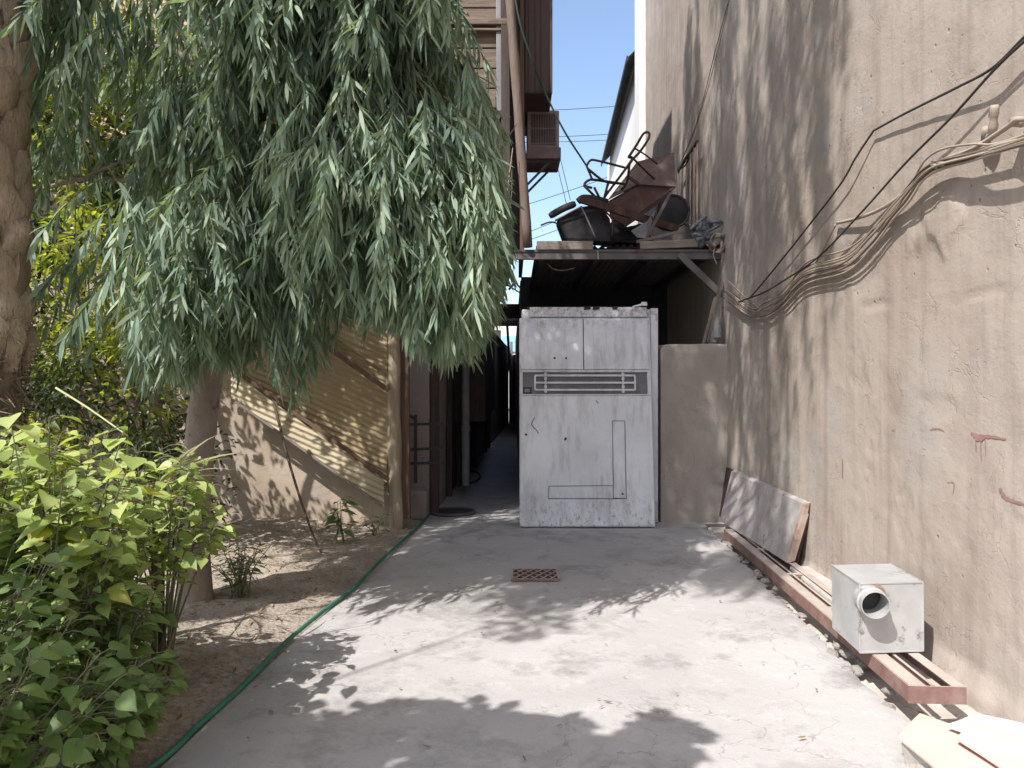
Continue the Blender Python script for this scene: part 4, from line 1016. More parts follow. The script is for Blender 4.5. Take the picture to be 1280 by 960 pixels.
# ------------------------------------------------------------------ things on the drive
def build_drive_things():
    # hose
    pts = [(-1.72, 1.6), (-1.60, 2.4)] + [tuple(G(x, y)[:2]) for x, y in ((202, 958), (247, 912), (300, 864), (352, 815), (398, 772), (440, 738), (482, 700), (515, 668), (535, 645), (548, 628), (575, 600), (604, 572))]
    q = spline([(x + .012 * math.sin(i * 2.1), y, .022 + .006 * math.sin(i * 1.7)) for i, (x, y) in enumerate(pts)], 8)
    b = MB(); b.tube(q, .0138, 10); tag(b.build('garden_hose', M['hose'], smooth=True), 'long green garden hose running along left edge of drive', 'hose')
    # loose loops of hose by the manhole
    b = MB(); b.tube(spline([G(575, 602, .02), G(590, 603, .02), G(600, 597, .02), G(596, 590, .02), G(585, 588, .02)], 6), .014, 8); tag(b.build('hose_end', M['rubber'], smooth=True), 'short black pipe curl lying by the alley wall', 'pipe')
    # manhole
    c = G(566, 640, .012)
    e = empty('manhole_cover', c, 'round dark manhole cover near the alley wall', 'manhole')
    b = MB(); a = np.linspace(0, 2 * np.pi, 33); b.tube([c + (0, 0, -.01), c + (0, 0, .012)], [.23, .225], 32); b.build('lid', M['dark_gap'], e, flat_angle=40)
    b = MB(); b.tube([c + (.26 * np.cos(t), .26 * np.sin(t), .002) for t in a], .022, 8); b.build('rim', M['beam'], e, smooth=True)
    # rusty drain grate
    x0, x1 = G(640, 720)[0], G(697, 720)[0]; y0, y1 = G(0, 727)[1], G(0, 714)[1]; z = .014
    e = empty('drain_grate', ((x0+x1)/2, (y0+y1)/2, 0), 'rusty expanded mesh drain grate set in the drive', 'drain grate')
    b = MB(); b.box(((x0+x1)/2, (y0+y1)/2, .009), (x1-x0-.02, y1-y0-.02, .004)); b.build('pit', M['rust_dark'], e)
    b = MB(); n = 5
    ny = 5
    for i in range(-ny, n + ny + 1):
        for sgn in (1, -1):
            # slanted strands clipped to the rectangle
            t0 = 0; p0 = np.array([x0 + (x1-x0) * i / n, y0]); p1 = p0 + np.array([sgn * (x1-x0) / n * ny * .5, y1 - y0])
            pa, pb = p0.copy(), p1.copy(); ok = True
            for s in (0,):
                dx = pb[0] - pa[0]
                ta = 0.; tb = 1.
                for lim, sg in ((x0, 1), (x1, -1)):
                    fa = sg * (pa[0] - lim); fb = sg * (pb[0] - lim)
                    if fa < 0 and fb < 0: ok = False
                    elif fa < 0: ta = max(ta, fa / (fa - fb))
                    elif fb < 0: tb = min(tb, fa / (fa - fb))
                if tb - ta < .02: ok = False
            if ok:
                A_ = pa + (pb - pa) * ta; B_ = pa + (pb - pa) * tb
                b.bar((A_[0], A_[1], z + .004 * sgn), (B_[0], B_[1], z + .004 * sgn), .012, .006)
    b.build('mesh', M['rust_red'], e)
    b = MB()
    for a_, c_ in (((x0, y0), (x1, y0)), ((x1, y0), (x1, y1)), ((x1, y1), (x0, y1)), ((x0, y1), (x0, y0))): b.bar((*a_, z), (*c_, z), .016, .016)
    b.build('frame', M['rust_red'], e)
    # crumpled scrap of paper in the alley
    b = MB(); p = G(613, 559, .02); b.prism([p + (-.1, -.02, 0), p + (.06, .03, .01), p + (.11, .08, .03), p + (-.04, .05, .02)], (0, 0, .004)); tag(b.build('paper_scrap', M['foam']), 'scrap of white paper on the dark alley floor', 'paper')
    # railing by the post
    e = empty('black_railing', (-1.15, 8.85, 0), 'short black iron railing by the entrance right of wooden post', 'railing')
    R = lambda x, y: P(480 + x / 5.333, 480 + y / 5.333, 8.86)
    b = MB(); b.bar(R(210, 205), R(210, 660), .035, .035); b.build('post', M['dark_gap'], e)
    for a_, c_ in (((135, 270), (395, 265)), ((135, 440), (395, 425)), ((130, 530), (400, 525))):
        b = MB(); b.bar(R(*a_), R(*c_), .03, .03); b.build('rail', M['dark_gap'], e)
    b = MB(); b.bar(R(140, 195), R(215, 235), .03, .03); b.build('brace', M['dark_gap'], e)
    # wooden post
    e = empty('wooden_post', (P(493, 0, 8.2)[0], 8.2, 0), 'sun bleached wooden post at right end of corrugated fence', 'post')
    x = P(493, 0, 8.2)[0]
    b = MB(); pts = spline([(x + .02, 8.2, -.1), (x, 8.2, .8), (x - .015, 8.2, 1.7), (x - .02, 8.2, 3.0)], 7); b.tube(pts, .075 + .006 * np.sin(np.arange(len(pts))), 9); b.build('shaft', M['post_wood'], e, smooth=True)
    b = MB(); b.bar((x + .115, 8.28, .1), (x + .09, 8.28, 3.0), .09, .09); b.build('backing_batten', M['red_wood'], e, bevel=.008)
build_drive_things()

# ------------------------------------------------------------------ garden wall, corrugated fence
def build_fence():
    xr = P(486, 0, 8.15)[0]
    b = MB(); xs = np.linspace(-6.5, xr + .05, 90); zs = np.linspace(-.1, 1.75, 40); XX, ZZ = np.meshgrid(xs, zs, indexing='ij')
    b.grid(XX, 8.32 + .02 * VN1.fbm(XX * 2, ZZ * 2, 4), ZZ); b.box(((xs[0]+xs[-1])/2, 8.46, .83), (xs[-1]-xs[0], .2, 1.84))
    tag(b.build('garden_wall', M['mud'], smooth=True, flat_angle=40), 'low mud plastered garden wall below the ochre corrugated sheets', 'wall')
    e = empty('corrugated_fence', (-2.2, 8.15, 0), 'slanting ochre corrugated tin fence left of the wooden post', 'fence')
    Y0 = 8.17
    def sheet(bx, by, slope, top_h, length, Yd, mat, rid=.44, pitch=.058):
        s = np.linspace(0, length, 260); t = np.linspace(0, top_h, max(8, int(top_h * 130)))
        S, T = np.meshgrid(s, t, indexing='ij')
        p = P(bx, by, Yd)
        X = p[0] - S; Z = p[2] + S * slope + T
        th = math.atan(rid); c = X * math.sin(th) + Z * math.cos(th)
        Yv = Yd + 0.0075 * np.sin(c * 2 * np.pi / pitch) + .004 * VN2.fbm(X, Z, 2)
        b = MB(); b.grid(X, Yv, Z); return b.build('tin_sheet', mat, e, smooth=True)
    sheet(484, 604, .72, 1.9, 1.75, 8.17, M['corr'])
    sheet(484, 468, .72, .9, 2.6, 8.13, M['corr'])
    sheet(480, 634, .72, .27, 1.6, 8.03, M['corr_light'])
    sheet(484, 470, .72, 2.4, 4.2, 8.20, M['corr'])
    def rail(a, c, w, Yd, m):
        b = MB(); b.bar(P(*a, Yd), P(*c, Yd), .04, w); b.build('rail', M[m], e, bevel=.006)
    rail((486, 600), (296, 464), .04, 8.02, 'red_wood')
    rail((486, 488), (330, 378), .05, 8.05, 'red_wood')
    rail((478, 633), (296, 503), .022, 8.0, 'plank_light')
build_fence()

# ------------------------------------------------------------------ vegetation
def trunk_mb(pts, radii, n=10, knots=.0):
    q = spline(pts, 6); r = np.interp(np.linspace(0, 1, len(q)), np.linspace(0, 1, len(radii)), radii)
    r = r * (1 + knots * rng.normal(0, 1, len(r)))
    b = MB(); b.tube(q, r, n); return b

PROF_N = np.array([.12, .8, 1., .75, .06])
PROF_B = np.array([.25, .85, 1., .8, .42, .04])
DOWN = np.array([0, 0, -1.])

def build_eucalyptus():
    base = np.array([-2.22, 5.4, 0])
    e = empty('eucalyptus_tree', base, 'tall drooping tree with narrow grey-green leaves filling the upper left', 'tree')
    trunk = trunk_mb([base + (0, 0, -.1), base + (-.02, 0, .5), base + (.03, 0, 1.2), base + (.10, .02, 1.75), base + (.22, .05, 2.6), base + (.35, .1, 4.2), base + (.6, -.4, 6.2), base + (1.0, -1.2, 8.6)], [.125, .108, .10, .098, .09, .08, .065, .03], 14, .02)
    trunk.build('trunk', M['bark'], e, smooth=True)
    forks = [base + (.20, .05, 2.45), base + (.30, .08, 3.4), base + (.36, .1, 4.4), base + (.4, .1, 5.4), base + (.42, .15, 6.6)]
    limbs = []; limbs2 = []
    r = np.random.default_rng(5)
    for k in range(22):
        f = forks[k % 5]; a = r.uniform(0, 2 * np.pi); R = r.uniform(.9, 2.1)
        end = np.array([base[0] + .25 + R * math.cos(a), base[1] + R * .55 * math.sin(a), f[2] + r.uniform(.2, 1.0)])
        end[0] = min(end[0], -.55)
        if k % 5 == 4: end = f + np.array([.9 * math.cos(a), .8 * math.sin(a), 1.2])
        limbs.append([f, f * .5 + end * .5 + (0, 0, .35), end, end + (.12 * math.cos(a), .05, -.1)])
    lb = MB()
    for l in limbs: q = spline(l, 5); lb.tube(q, np.linspace(.026, .005, len(q)), 6)
    lb.build('limbs', M['bark'], e, smooth=True)
    for k in range(14):
        f = base + (.5 + .035 * k, -.2 - .07 * k, 5.6 + .2 * k); a = r.uniform(0, 2 * np.pi)
        end = f + np.array([.9 * math.cos(a), 1.5 * math.sin(a) - .3, r.uniform(.4, 1.4)])
        limbs2.append([f, f * .5 + end * .5 + (0, 0, .3), end, end + (.2 * math.cos(a), .3 * math.sin(a), -.2)])
    lb = MB()
    for l in limbs2: q = spline(l, 5); lb.tube(q, np.linspace(.035, .006, len(q)), 6)
    lb.build('limbs', M['bark'], e, smooth=True)
    # lower envelope and right envelope read as metres at depth 5
    lx = np.array([20, 80, 130, 180, 215, 260, 300, 320, 345, 370, 395, 430, 460, 500, 535, 575, 600, 625, 640, 655])
    ly = np.array([415, 440, 440, 470, 485, 430, 445, 390, 400, 500, 400, 365, 385, 400, 432, 438, 405, 345, 315, 240])
    EX = (lx - 640) / F * 5.0; EZ = CAM_H + (480 - ly) / F * 5.0
    rx_z = CAM_H + (480 - np.array([330, 240, 150, 100, 60, 40, 0, -200, -600])) / F * 5.0
    rx_x = (np.array([624, 622, 604, 640, 582, 560, 540, 505, 440]) - 640) / F * 5.0
    tips = []
    sprays = []
    def inside(X, Yd, Z):
        if Z < np.interp(X, EX, EZ): return False
        if X > np.interp(Z, rx_z, rx_x) - .02: return False
        rad = np.hypot((X + 1.75) / 1.9, (Yd - 5.3) / 1.15)
        return rad < 1.06 and not (Z > 4.6 and rad > 1.0 - (Z - 4.6) * .16)
    nb = 0
    while nb < 300:
        X = r.uniform(-3.4, .0); Yd = r.uniform(4.2, 6.4); lo = np.interp(X, EX, EZ)
        Z = lo + .1 + (4.5 - lo) * r.random() if r.random() < .82 else r.uniform(4.0, 7.2)
        if not inside(X, Yd, Z): continue
        if X < -2.05 and r.random() < (.45 if 3.1 < Z < 3.9 else .92): continue
        if X < -1.6 and r.random() < .4: continue
        if VN2(X * 1.35 + 11, Z * 1.25 + Yd * .5) < -.10: continue
        nb += 1
        R = r.uniform(.16, .36); o = np.array([X + 1.9, (Yd - 5.4) * 1.4, 0]); o = norm(o)
        hang = r.uniform(.4, 1.3); ls = r.uniform(.65, 1.35)
        for q_ in range(int(9 + 30 * R)):
            st = np.array([X, Yd, Z + .15]) + r.normal(0, 1, 3) * (R * .6, R * .6, R * .45)
            d = norm(o * r.uniform(.1, .9) + r.normal(0, .5, 3) * (1, 1, .4) + DOWN * hang)
            sprays.append((st, d, r.uniform(.22, .48) * ls, .5))
    for q_ in range(170):      # long pendulous ends along the lower rim
        X = r.uniform(-2.3, -.02); Yd = r.uniform(4.6, 5.4); Z = np.interp(X, EX, EZ) + .50 + r.normal(0, .08)
        sprays.append((np.array([X, Yd, Z]), norm(np.array([r.normal(0, .12), r.normal(0, .12), -1])), r.uniform(.35, .6), .2))
    k = 0
    while k < 820:          # the high top leaning over the drive, well above the picture
        X = r.uniform(-2.4, .1); Yd = r.uniform(1.0, 8.0); Z = r.uniform(5.6, 11.2)
        yc = 3.75 + .04 * (Z - 6); hw = 1.3 + .50 * (Z - 6)
        if abs(Yd - yc) > hw or np.hypot((X + 1.1) / 1.25, (Yd - yc) / (hw + .01)) > 1: continue
        if VN2(X * 2.3 + 3 + Z * .10, Yd * 2.3) < -.02: continue
        tips.append((X, Yd, Z)); k += 1
    for k in range(75):  # extra unseen strands, added to shade the drive near the wall
        tips.append((-2.0 + r.normal(0, .16), 1.45 + r.normal(0, .28), 6.9 + r.normal(0, .25)))
    for k in range(70):  # more unseen strands, added to keep sun off the cabinet
        tips.append((-1.15 + r.normal(0, .35), 6.1 + r.normal(0, .35), 5.5 + r.normal(0, .4)))
    B, D, Nn, L, Wd = [], [], [], [], []
    tw = MB()
    for st, d, ln, dr in sprays:
        tt = np.linspace(0, 1, 6)[:, None]
        q = st + d * ln * tt + DOWN * (ln * dr) * tt**2
        tip = q[-1]
        up = max(0, np.interp(tip[0], EX, EZ) + .05 + r.normal(0, .04) - tip[2]); q = q + (0, 0, up * r.uniform(.75, 1.0))
        ov = q[-1][0] - (np.interp(q[-1][2], rx_z, rx_x) + r.normal(0, .05) - .05)
        if ov > 0: q = q - (ov, 0, 0)
        tw.tube(q, np.linspace(.003, .0014, 6), 3, cap=False)
        m = int(10 + ln * 40)
        dd = norm(q[-1] - q[0])
        for j in range(m):
            t = 1 - (j / m)**1.25 * .85; i = t * 4.999; i0 = int(i); p = q[i0] * (1 - (i - i0)) + q[i0 + 1] * (i - i0)
            pr = r.normal(0, 1, 3); pr -= dd * (pr @ dd); pr = norm(pr)
            B.append(p); D.append(dd * r.uniform(.4, .9) + pr * r.uniform(.25, .8) + DOWN * r.uniform(.15, .7))
            Nn.append(pr + r.normal(0, .5, 3)); L.append(r.uniform(.075, .16)); Wd.append(r.uniform(.014, .024))
    for (X, Yd, Z) in tips:
        ln = r.uniform(.30, .75) if Z < 5.6 else r.uniform(.7, 1.7)
        tip = np.array([X, Yd, Z + .08]); side = norm(np.array([base[0] + .3 - X, base[1] - Yd, 0])) * r.uniform(.05, .3)
        top = tip + (side[0], side[1], ln)
        mid = tip * .45 + top * .55 - side * .25
        q = spline([top, mid, tip], 4)
        tw.tube(q, np.linspace(.004, .0018, len(q)), 3, cap=False)
        m = int(ln * 34) + 5
        for j in range(m):
            t = (j + r.random()) / m; i = t * (len(q) - 1.001); i0 = int(i); p = q[i0] * (1 - (i - i0)) + q[i0 + 1] * (i - i0)
            a = r.uniform(0, 2 * np.pi); sp = r.uniform(.35, 1.0) * (1 - .35 * t)
            B.append(p); D.append([math.cos(a) * sp, math.sin(a) * sp, -r.uniform(.55, 1.0)])
            n_ = r.normal(0, 1, 3); Nn.append(n_); L.append(r.uniform(.09, .165)); Wd.append(r.uniform(.014, .023))
    B = np.array(B); D = np.array(D); Nn = np.array(Nn)
    bend = DOWN[None] * r.uniform(.1, .4, len(B))[:, None] + r.normal(0, .10, (len(B), 3))
    half = B[:, 2] < 1e9
    b = MB(); b.leaves(B, D, Nn, np.array(L), np.array(Wd), bend, PROF_N)
    cr = b.build('crown', M['euc'], e)
    tw.build('twigs', M['green_twig'], e)
    print('euc leaves', len(B))
build_eucalyptus()

def frond_mesh(name, L, nl, arch, leaf_len, lw=.022):
    """a palm frond along +X from the origin, arching down"""
    t = np.linspace(0, 1, 18)
    rc = np.stack([L * t * (1 - .12 * t), 0 * t, L * (.42 * t - arch * t * t)], 1)
    r = MB(); r.tube(rc, np.linspace(.022, .004, 18), 5)
    B, D, N, LL = [], [], [], []
    rr = np.random.default_rng(3)
    for i in range(nl):
        u = .16 + .84 * (i + .5) / nl; k = u * 17; i0 = min(int(k), 16); p = rc[i0] * (1 - (k - i0)) + rc[i0+1] * (k - i0); tg = norm(rc[i0+1] - rc[i0])
        for s in (1, -1):
            d = tg * (.55 + .5 * u) + np.array([0, s * (1.0 - .35 * u), 0]) + np.array([0, 0, .35 + rr.normal(0, .12)])
            B.append(p); D.append(d + rr.normal(0, .06, 3)); N.append([0, 0, 1]); LL.append(leaf_len * (.55 + .9 * math.sin(math.pi * min(1, u * .85 + .1))) * rr.uniform(.85, 1.1))
    l = MB(); l.leaves(np.array(B), np.array(D), np.array(N, float), np.array(LL), lw, DOWN * .18, np.array([.6, 1., .7, .08]))
    return r, l

def build_palm(loc, H, label, nf=30, seed=1, trunk_r=.25, fl=2.9, detail=True, lo_el=-35):
    r = np.random.default_rng(seed)
    e = empty('date_palm', loc, label, 'palm tree')
    b = MB(); core = spline([(loc[0], loc[1], -.1), (loc[0] + .02, loc[1], H * .5), (loc[0], loc[1], H)], 10)
    b.tube(core, np.linspace(trunk_r * .98, trunk_r * .78, len(core)), 16)
    if detail: b.build('trunk_core', M['palm_fibre'], e, smooth=True); b = MB()
    if detail:
        B = []; z = 1.78; row = 0
        while z < H:
            nseg = 8
            for k in range(nseg):
                a = (k + .5 * (row % 2)) / nseg * 2 * np.pi + row * .12 + r.normal(0, .04)
                R = trunk_r * .97; u = np.array([math.cos(a), math.sin(a), 0]); s = np.array([-math.sin(a), math.cos(a), 0])
                c = np.array([loc[0], loc[1], z + r.normal(0, .012)]) + u * R
                hw = .100 * r.uniform(.8, 1.15); hh = .165 * r.uniform(.8, 1.15); pd = r.uniform(.3, 1.3)
                prof = [(-.8, -.95, -.01), (-1.08, -.2, .015), (-.85, .5, .028 * pd), (0, .85, .05 * pd), (.85, .5, .028 * pd), (1.08, -.2, .015), (.8, -.95, -.01)]
                tl = r.normal(0, .18); vs = [c + s * (hw * x + tl * hh * y) + np.array([0, 0, hh * y]) + u * d + r.normal(0, .007, 3) for x, y, d in prof]
                bk = [c + s * hw * x * .9 + np.array([0, 0, hh * y - .03]) - u * .04 for x, y, d in prof]
                mid = c + u * (.03 + .055 * pd) + np.array([0, 0, .02]) + s * r.normal(0, .02)
                low = c + u * .012 + np.array([0, 0, -hh * .95])
                V = vs + bk + [mid, low]; n = 7; Fc = [(i, i+1, n+i+1, n+i) for i in range(n-1)] + [(i+1, i, 14) for i in range(n-1)] + [(0, 6, 15)] + [(14, 0, 15), (6, 14, 15)]
                b.add(np.array(V), Fc)
            z += .19; row += 1
    b.build('trunk', M['palm_bark'], e, smooth=True, flat_angle=62)
    if detail:   # shaggy fibre on the lower trunk
        n = 2600; a = r.uniform(0, 2 * np.pi, n); z = r.uniform(.2, 1.9, n); u = np.stack([np.cos(a), np.sin(a), 0 * a], 1); s = np.stack([-np.sin(a), np.cos(a), 0 * a], 1)
        base = np.array([loc[0], loc[1], 0]) + u * trunk_r * 1.0 + np.stack([0*a, 0*a, z], 1)
        d = u * r.uniform(.1, .5, n)[:, None] + s * r.normal(0, .7, n)[:, None] + np.array([0, 0, 1.]) * r.normal(-.3, .8, n)[:, None]
        b = MB(); b.leaves(base, d, u + r.normal(0, .3, (n, 3)), r.uniform(.06, .16, n), .007, DOWN * .2, np.array([1, 1, .4])); b.build('trunk_fibre', M['palm_fibre'], e)
    rm, lm = frond_mesh('frond', fl, 62, .62, .42)
    o0 = rm.build('frond', M['twig'], origin=(0, 0, 0)); 
    lf = lm.build('leaflets', M['palmleaf'], parent=o0)
    o0.parent = e
    for i in range(nf):
        f = o0 if i == 0 else copy_tree(o0, e)
        el = math.radians(r.uniform(lo_el, 62)); az = (i * 2.399 + r.normal(0, .15)) % (2 * math.pi)
        if lo_el > 0 and 1.5 < az < 3.3: el = math.radians(r.uniform(68, 84))
        f.location = (0, 0, H - .1); f.rotation_euler = (r.normal(0, .3), -el * .9, az); s = r.uniform(.85, 1.1); f.scale = (s, s, s)
    return e
build_palm((-2.93, 4.15, 0), 5.7, 'date palm with scaly brown trunk cut by left edge', 24, 1, .25, 2.8, lo_el=8)

def leafy(name, label, cat, base, crown_fn, n, leafL, leafW, mat, stem_pts=None, stem_r=(.03, .01), prof=PROF_B, seed=0, group=None, fold=.25, droop=.35, stemmat='twig', heart=.0):
    r = np.random.default_rng(seed)
    e = empty(name, base, label, cat, group)
    B, D = crown_fn(r, n)
    N = np.tile([0, 0, 1.], (len(B), 1)) + r.normal(0, .45, (len(B), 3))
    b = MB(); b.leaves(B, D, N, r.uniform(*leafL, len(B)), r.uniform(*leafW, len(B)), DOWN * droop, prof, fold=fold, heart=heart); b.build('foliage', M[mat], e)
    if stem_pts:
        s = MB()
        for pts in stem_pts:
            q = spline(pts, 5); s.tube(q, np.linspace(stem_r[0], stem_r[1], len(q)), 6)
        s.build('trunk' if cat == 'tree' else 'stem', M['bark' if cat == 'tree' else stemmat], e, smooth=True)
    return e

def clumps(centers, rad, dens=1.0, flat=.7):
    def fn(r, n):
        cs = np.array(centers, float); k = r.integers(0, len(cs), n); rr = np.broadcast_to(np.asarray(rad, float), (len(cs),))
        d = r.normal(0, 1, (n, 3)); d /= np.linalg.norm(d, axis=1)[:, None]
        q = r.random(n)**.4
        p = cs[k] + d * (rr[k] * q)[:, None] * np.array([1, 1, flat])
        D = d + r.normal(0, .5, (n, 3)) + np.array([0, 0, .1])
        return p, D
    return fn

def sunny(cs, R=.45):
    out = []
    for c in cs:
        k = (8.2 - c[1]) / .667; z = c[2] - k; X = c[0] + .533 * k
        if -3.0 - R < X < -1.9 + R and -.1 - R < z < 1.15 + R: continue
        out.append(c)
    return out

def build_background():
    r = np.random.default_rng(21)
    # citrus-like tree behind the garden
    cs = [(r.uniform(-4.6, -2.5), r.uniform(6.3, 7.6), r.uniform(1.5, 4.6)) for _ in range(34)]
    cs = sunny(cs)
    for _ in range(20):  # extra clumps added to shade the corrugated fence
        k = r.uniform(1.0, 3.2); cs.append((r.uniform(-3.1, -1.35) - .533 * k, 8.2 - .667 * k, r.uniform(1.35, 2.7) + k))
    base = (-3.4, 7.2, 0)
    st = [[(-3.4, 7.2, 0), (-3.35, 7.2, 1), (-3.2, 7.1, 2.2), (-2.9, 7, 3.4)], [(-3.36, 7.2, .9), (-3.8, 7.3, 2), (-4.1, 7.4, 3.5)]]
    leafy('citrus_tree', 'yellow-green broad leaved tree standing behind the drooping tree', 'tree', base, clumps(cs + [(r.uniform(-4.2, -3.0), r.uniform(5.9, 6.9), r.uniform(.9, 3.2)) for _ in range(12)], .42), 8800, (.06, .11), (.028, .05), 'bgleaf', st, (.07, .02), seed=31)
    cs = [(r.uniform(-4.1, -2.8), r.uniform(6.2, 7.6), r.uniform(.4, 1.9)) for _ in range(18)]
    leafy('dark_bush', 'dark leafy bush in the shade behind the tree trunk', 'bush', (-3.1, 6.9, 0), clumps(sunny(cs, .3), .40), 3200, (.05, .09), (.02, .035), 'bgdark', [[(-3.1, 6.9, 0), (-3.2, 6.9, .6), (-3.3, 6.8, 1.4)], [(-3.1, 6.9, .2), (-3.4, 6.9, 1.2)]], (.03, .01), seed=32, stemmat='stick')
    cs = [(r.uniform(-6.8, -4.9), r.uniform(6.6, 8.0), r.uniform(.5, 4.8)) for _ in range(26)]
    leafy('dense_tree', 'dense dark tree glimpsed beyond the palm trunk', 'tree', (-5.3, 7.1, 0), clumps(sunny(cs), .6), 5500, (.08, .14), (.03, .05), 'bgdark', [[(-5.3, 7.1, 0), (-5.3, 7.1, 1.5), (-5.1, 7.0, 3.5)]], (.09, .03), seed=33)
    # broad-leaved shade tree left of and behind the viewer: casts the foreground shade
    cs = []
    small = []; tall = []
    for _ in range(46):
        h = r.uniform(2.9, 4.4); gy = r.uniform(1.8, 3.10); gx = r.uniform(-1.5, .45)
        cs.append((gx - h * .533, gy - h * .667, h))
    for _ in range(40):
        h = r.uniform(2.9, 3.6); gx = r.uniform(-1.3, .75); gy = 3.42 - .12 * max(0, gx) * 2 + r.uniform(-.22, .20); small.append((gx - h * .533, gy - h * .667, h))
    for gx, gy in ((.12, 4.95), (.2, 5.35), (.0, 5.75), (.42, 5.8), (.3, 5.6)): tall.append((gx - 3.47, gy - 4.33, 6.5))  # unseen leaf clumps, added only to cast shade on the drive
    cs += small
    cs += [(-.75 - 1.6, 3.45 - 2.0, 3.0), (.05 - 1.6, 3.32 - 2.0, 3.0), (.6 - 1.65, 3.2 - 2.07, 3.1)]
    leafy('shade_tree', 'broad leaved tree left of the viewer shading the foreground', 'tree', (-2.9, .1, 0), clumps(cs, [.30] * 46 + [.11] * 40 + [.2] * 3), 2900, (.10, .17), (.07, .11), 'shrub_dark', [[(-2.9, .1, 0), (-2.85, .1, 1.5), (-2.6, .2, 3.0), (-2.2, .3, 4.0)], [(-2.8, .1, 2.0), (-2.0, .5, 3.0), (-1.5, .8, 3.4)]], (.09, .02), seed=34)
    leafy('added_shade_clumps', 'unseen leaf clumps on a thin stem, added to shade the drive', 'tree', (-3.45, .8, 0), clumps(tall, .28), 520, (.07, .12), (.035, .06), 'shrub_dark', [[(-3.45, .8, 0), (-3.5, .85, 3.0), (-3.35, .9, 6.6)]], (.018, .008), seed=35)
build_background()

def build_background_more():
    r = np.random.default_rng(77)
    cs = [(r.uniform(-5.6, -3.4), r.uniform(7.3, 8.1), r.uniform(1.2, 4.8)) for _ in range(30)]
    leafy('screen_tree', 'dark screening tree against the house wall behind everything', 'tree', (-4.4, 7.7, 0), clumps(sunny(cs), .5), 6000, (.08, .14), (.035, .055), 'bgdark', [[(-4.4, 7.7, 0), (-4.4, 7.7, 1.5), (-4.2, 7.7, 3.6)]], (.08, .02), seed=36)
build_background_more()

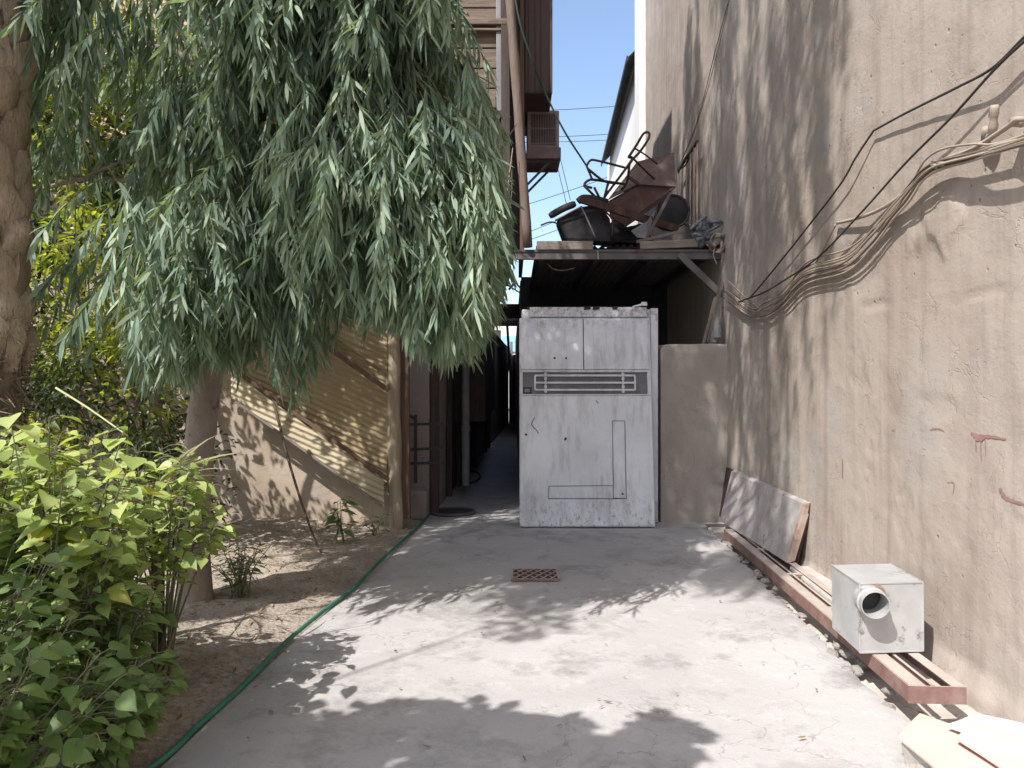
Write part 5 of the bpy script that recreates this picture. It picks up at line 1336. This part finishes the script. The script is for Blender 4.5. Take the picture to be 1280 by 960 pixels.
def build_shrubs():
    """broad-leaved plants by the hose; each is a thing with its own stems and leaves"""
    def plant(name, label, base, stems, nper, LL, WW, mat, seed, group='broad leaved plants beside the hose', low=.75):
        r = np.random.default_rng(seed); base = np.array(base, float)
        e = empty(name, base, label, 'plant', group)
        s = MB(); B, D = [], []
        for k in range(stems[0]):
            a = r.uniform(0, 2 * np.pi); sp = r.uniform(.15, 1) * stems[2]; h = stems[1] * r.uniform(.6, 1.05)
            end = base + (sp * math.cos(a), sp * math.sin(a), h)
            q = spline([base + r.normal(0, .05, 3) * (1, 1, 0), base * .6 + end * .4 + (0, 0, h * .15), end], 6)
            s.tube(q, np.linspace(.007, .002, len(q)), 5)
            for j in range(nper):
                t = 1 - low * (j / nper)**1.2; i = t * (len(q) - 1.001); i0 = int(i); p = q[i0] * (1 - i + i0) + q[i0 + 1] * (i - i0)
                aa = r.uniform(0, 2 * np.pi); dd = np.array([math.cos(aa), math.sin(aa), r.uniform(-.15, .45)])
                pet = p + dd * r.uniform(.03, .09)
                s.tube([p, p * .5 + pet * .5 + (0, 0, .008), pet], .0022, 3, cap=False)
                B.append(pet); D.append(dd * (1, 1, .3) + (0, 0, -.15))
        s.build('stem', M['green_twig'], e)
        B = np.array(B); D = np.array(D); n = len(B)
        N = np.tile([0, 0, 1.], (n, 1)) + r.normal(0, .35, (n, 3)) + np.array([0, -.25, 0])
        L = r.uniform(*LL, n) * np.where(r.random(n) < .4, .55, .86); b = MB()
        b.leaves(B, D, N, L, L * r.uniform(*WW, n), DOWN[None] * r.uniform(.1, .45, n)[:, None], np.array([.32, .80, .98, 1., .90, .72, .48, .22, .03]), fold=.24, heart=.05)
        b.build('leaves', M[mat], e, smooth=True)
    g = 'broad leaved plants beside the hose'
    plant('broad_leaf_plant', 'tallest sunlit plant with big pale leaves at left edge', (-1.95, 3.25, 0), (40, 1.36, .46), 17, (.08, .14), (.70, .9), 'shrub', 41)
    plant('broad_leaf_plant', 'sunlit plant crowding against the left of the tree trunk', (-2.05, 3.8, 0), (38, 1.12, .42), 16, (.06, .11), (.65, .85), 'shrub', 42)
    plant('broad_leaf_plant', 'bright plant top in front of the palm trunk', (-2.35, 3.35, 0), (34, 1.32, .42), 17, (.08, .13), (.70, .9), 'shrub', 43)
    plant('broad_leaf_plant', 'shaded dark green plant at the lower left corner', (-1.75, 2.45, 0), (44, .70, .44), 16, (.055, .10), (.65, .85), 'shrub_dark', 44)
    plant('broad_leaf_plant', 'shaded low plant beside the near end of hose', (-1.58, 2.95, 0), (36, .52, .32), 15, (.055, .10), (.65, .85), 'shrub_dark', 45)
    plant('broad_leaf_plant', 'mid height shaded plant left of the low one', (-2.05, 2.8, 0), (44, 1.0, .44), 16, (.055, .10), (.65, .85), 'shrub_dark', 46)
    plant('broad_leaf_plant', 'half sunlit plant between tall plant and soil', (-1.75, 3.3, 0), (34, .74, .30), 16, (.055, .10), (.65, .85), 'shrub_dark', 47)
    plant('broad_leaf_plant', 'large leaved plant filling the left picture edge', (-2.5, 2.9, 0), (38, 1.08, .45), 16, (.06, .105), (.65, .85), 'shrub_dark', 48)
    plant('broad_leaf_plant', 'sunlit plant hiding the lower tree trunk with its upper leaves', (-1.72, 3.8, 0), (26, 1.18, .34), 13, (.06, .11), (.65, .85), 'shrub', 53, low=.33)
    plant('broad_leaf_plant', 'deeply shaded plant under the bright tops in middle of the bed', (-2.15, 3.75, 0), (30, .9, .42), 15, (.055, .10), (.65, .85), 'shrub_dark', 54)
    # small plants at the mud wall
    plant('small_plant', 'small dark upright plant at the foot of mud wall', G(425, 682), (6, .42, .12), 6, (.10, .16), (.32, .42), 'smallplant', 49, 'small plants near the mud wall')
    plant('small_plant', 'low grey-green weed beside the tree trunk foot', (-1.93, 5.45, 0), (20, .42, .24), 12, (.04, .075), (.25, .35), 'smallplant', 50, 'small plants near the mud wall')
    plant('small_plant', 'sparse weed by the wooden post', G(470, 672), (6, .22, .16), 5, (.05, .08), (.3, .4), 'smallplant', 51, 'small plants near the mud wall')
    # palm offshoot with straw-coloured fronds
    def sprout(name, label, base, n, L, mat, seed, spread, lean=(0, 0, 0)):
        r = np.random.default_rng(seed); base = np.array(base, float); b = MB(); e = empty(name, base, label, 'plant')
        a = r.uniform(0, 2 * np.pi, n); el = r.uniform(.4, 1.3, n)
        D = np.stack([np.cos(a) * np.cos(el) * spread, np.sin(a) * np.cos(el) * spread, np.sin(el)], 1) + np.array(lean)
        b.leaves(np.tile(base, (n, 1)) + r.normal(0, .02, (n, 3)), D, r.normal(0, 1, (n, 3)), r.uniform(L * .6, L, n), .014, DOWN * .35, np.array([.5, 1, 1, .9, .7, .4, .05]))
        b.build('blades', M[mat], e)
        c = MB(); c.tube([base + (0, 0, -base[2]), base + (0, 0, -.1), base], [.03, .03, .02], 7); c.build('stalk', M['twig'], e)
    sprout('palm_offshoot', 'spiky straw coloured palm shoot arching over the sunlit plants', (-1.85, 4.0, 1.0), 16, .60, 'straw', 61, 1.0, (.75, 0, -.15))
    sprout('palm_offshoot', 'stiff thin green palm shoot between palm and trunk', (-2.2, 4.4, .95), 12, .75, 'palmleaf', 62, .9)
    sprout('grass_tuft', 'dry grass tuft sticking out beside the palm trunk', (-2.62, 3.9, 1.15), 9, .35, 'straw', 63, 1.2, (.5, -.3, -.2))
    # sticks
    def stick(pts, r, label, m='stick'):
        b = MB(); q = spline(pts, 5); b.tube(q, np.linspace(r, r * .6, len(q)), 6); tag(b.build('stick', M[m], smooth=True), label, 'stick')
    stick([P(343, 505, 7.7), P(362, 580, 7.4), P(386, 655, 7.1), G(402, 692, .03)], .016, 'thin dark stick leaning from soil towards corrugated fence')
    stick([P(85, 900, 2.6), P(150, 770, 3.6), P(255, 690, 5.0)], .008, 'long thin pale cane slanting in front of the tree trunk', 'straw')
    stick([P(70, 485, 3.9), P(110, 510, 3.8), P(160, 545, 3.7)], .006, 'pale dry stalk arching before the palm trunk', 'straw')
    # leaf litter on soil
    r = np.random.default_rng(71); n = 1500
    Y = r.uniform(2.6, 8.1, n); X = drive_left(Y) - .08 - r.random(n)**1.0 * 3.0
    z = .035 + .06 * VN1.fbm(X * 1.2, Y * 1.2, 4) + .03 * VN2.fbm(X * 7, Y * 7, 3) + .05 * np.clip(drive_left(Y) - X - .3, 0, 1) + .012
    a = r.uniform(0, 6.28, n)
    b = MB(); b.leaves(np.stack([X, Y, z], 1), np.stack([np.cos(a), np.sin(a), r.normal(0, .15, n)], 1), np.tile([0, 0, 1.], (n, 1)) + r.normal(0, .3, (n, 3)), r.uniform(.03, .10, n), r.uniform(.008, .02, n), np.array([0, 0, .08]), PROF_N)
    n2 = 170; Y = r.uniform(2.9, 8.5, n2); X = drive_left(Y) + r.random(n2)**1.5 * 3.2; a = r.uniform(0, 6.28, n2)
    b.leaves(np.stack([X, Y, Y * 0 + .016], 1), np.stack([np.cos(a), np.sin(a), 0 * a], 1), np.tile([0, 0, 1.], (n2, 1)) + r.normal(0, .25, (n2, 3)), r.uniform(.015, .05, n2), r.uniform(.006, .014, n2), np.array([0, 0, .06]), PROF_N)
    tag(b.build('leaf_litter', M['litter']), 'dry fallen leaves scattered over soil and drive', 'leaf litter', kind='stuff')
build_shrubs()

# ------------------------------------------------------------------ light, sky, camera
SUN_TO = Vector((-.8, -1.0, 1.5)).normalized()
ld = bpy.data.lights.new('sun', 'SUN'); ld.energy = 3.9; ld.angle = math.radians(.53); ld.color = (1, .965, .92)
lo = bpy.data.objects.new('sun', ld); COL.objects.link(lo); lo.rotation_euler = SUN_TO.to_track_quat('Z', 'Y').to_euler(); lo.location = (-4, -5, 12)
w = bpy.data.worlds.new('World'); SC.world = w; w.use_nodes = True
nt = w.node_tree; bg = nt.nodes['Background']; sky = nt.nodes.new('ShaderNodeTexSky'); sky.sky_type = 'NISHITA'; sky.sun_disc = False
sky.sun_elevation = math.asin(SUN_TO.z); sky.sun_rotation = math.atan2(SUN_TO.x, SUN_TO.y); sky.dust_density = 2.0; sky.air_density = 1.0; sky.altitude = 30
nt.links.new(sky.outputs[0], bg.inputs[0]); bg.inputs[1].default_value = .15
cd = bpy.data.cameras.new('camera'); cd.lens = 27; cd.sensor_width = 36; cd.clip_end = 500; cd.clip_start = .05
cam = bpy.data.objects.new('camera', cd); COL.objects.link(cam); cam.location = (0, 0, CAM_H); cam.rotation_euler = (math.pi / 2, 0, 0)
SC.camera = cam
vs = SC.view_settings; vs.view_transform = 'Standard'; vs.look = 'None'; vs.exposure = .87; vs.gamma = 1; vs.use_curve_mapping = False
SC.cycles.max_bounces = 8; SC.cycles.diffuse_bounces = 4; SC.cycles.transparent_max_bounces = 6
SC.cycles.use_denoising = True
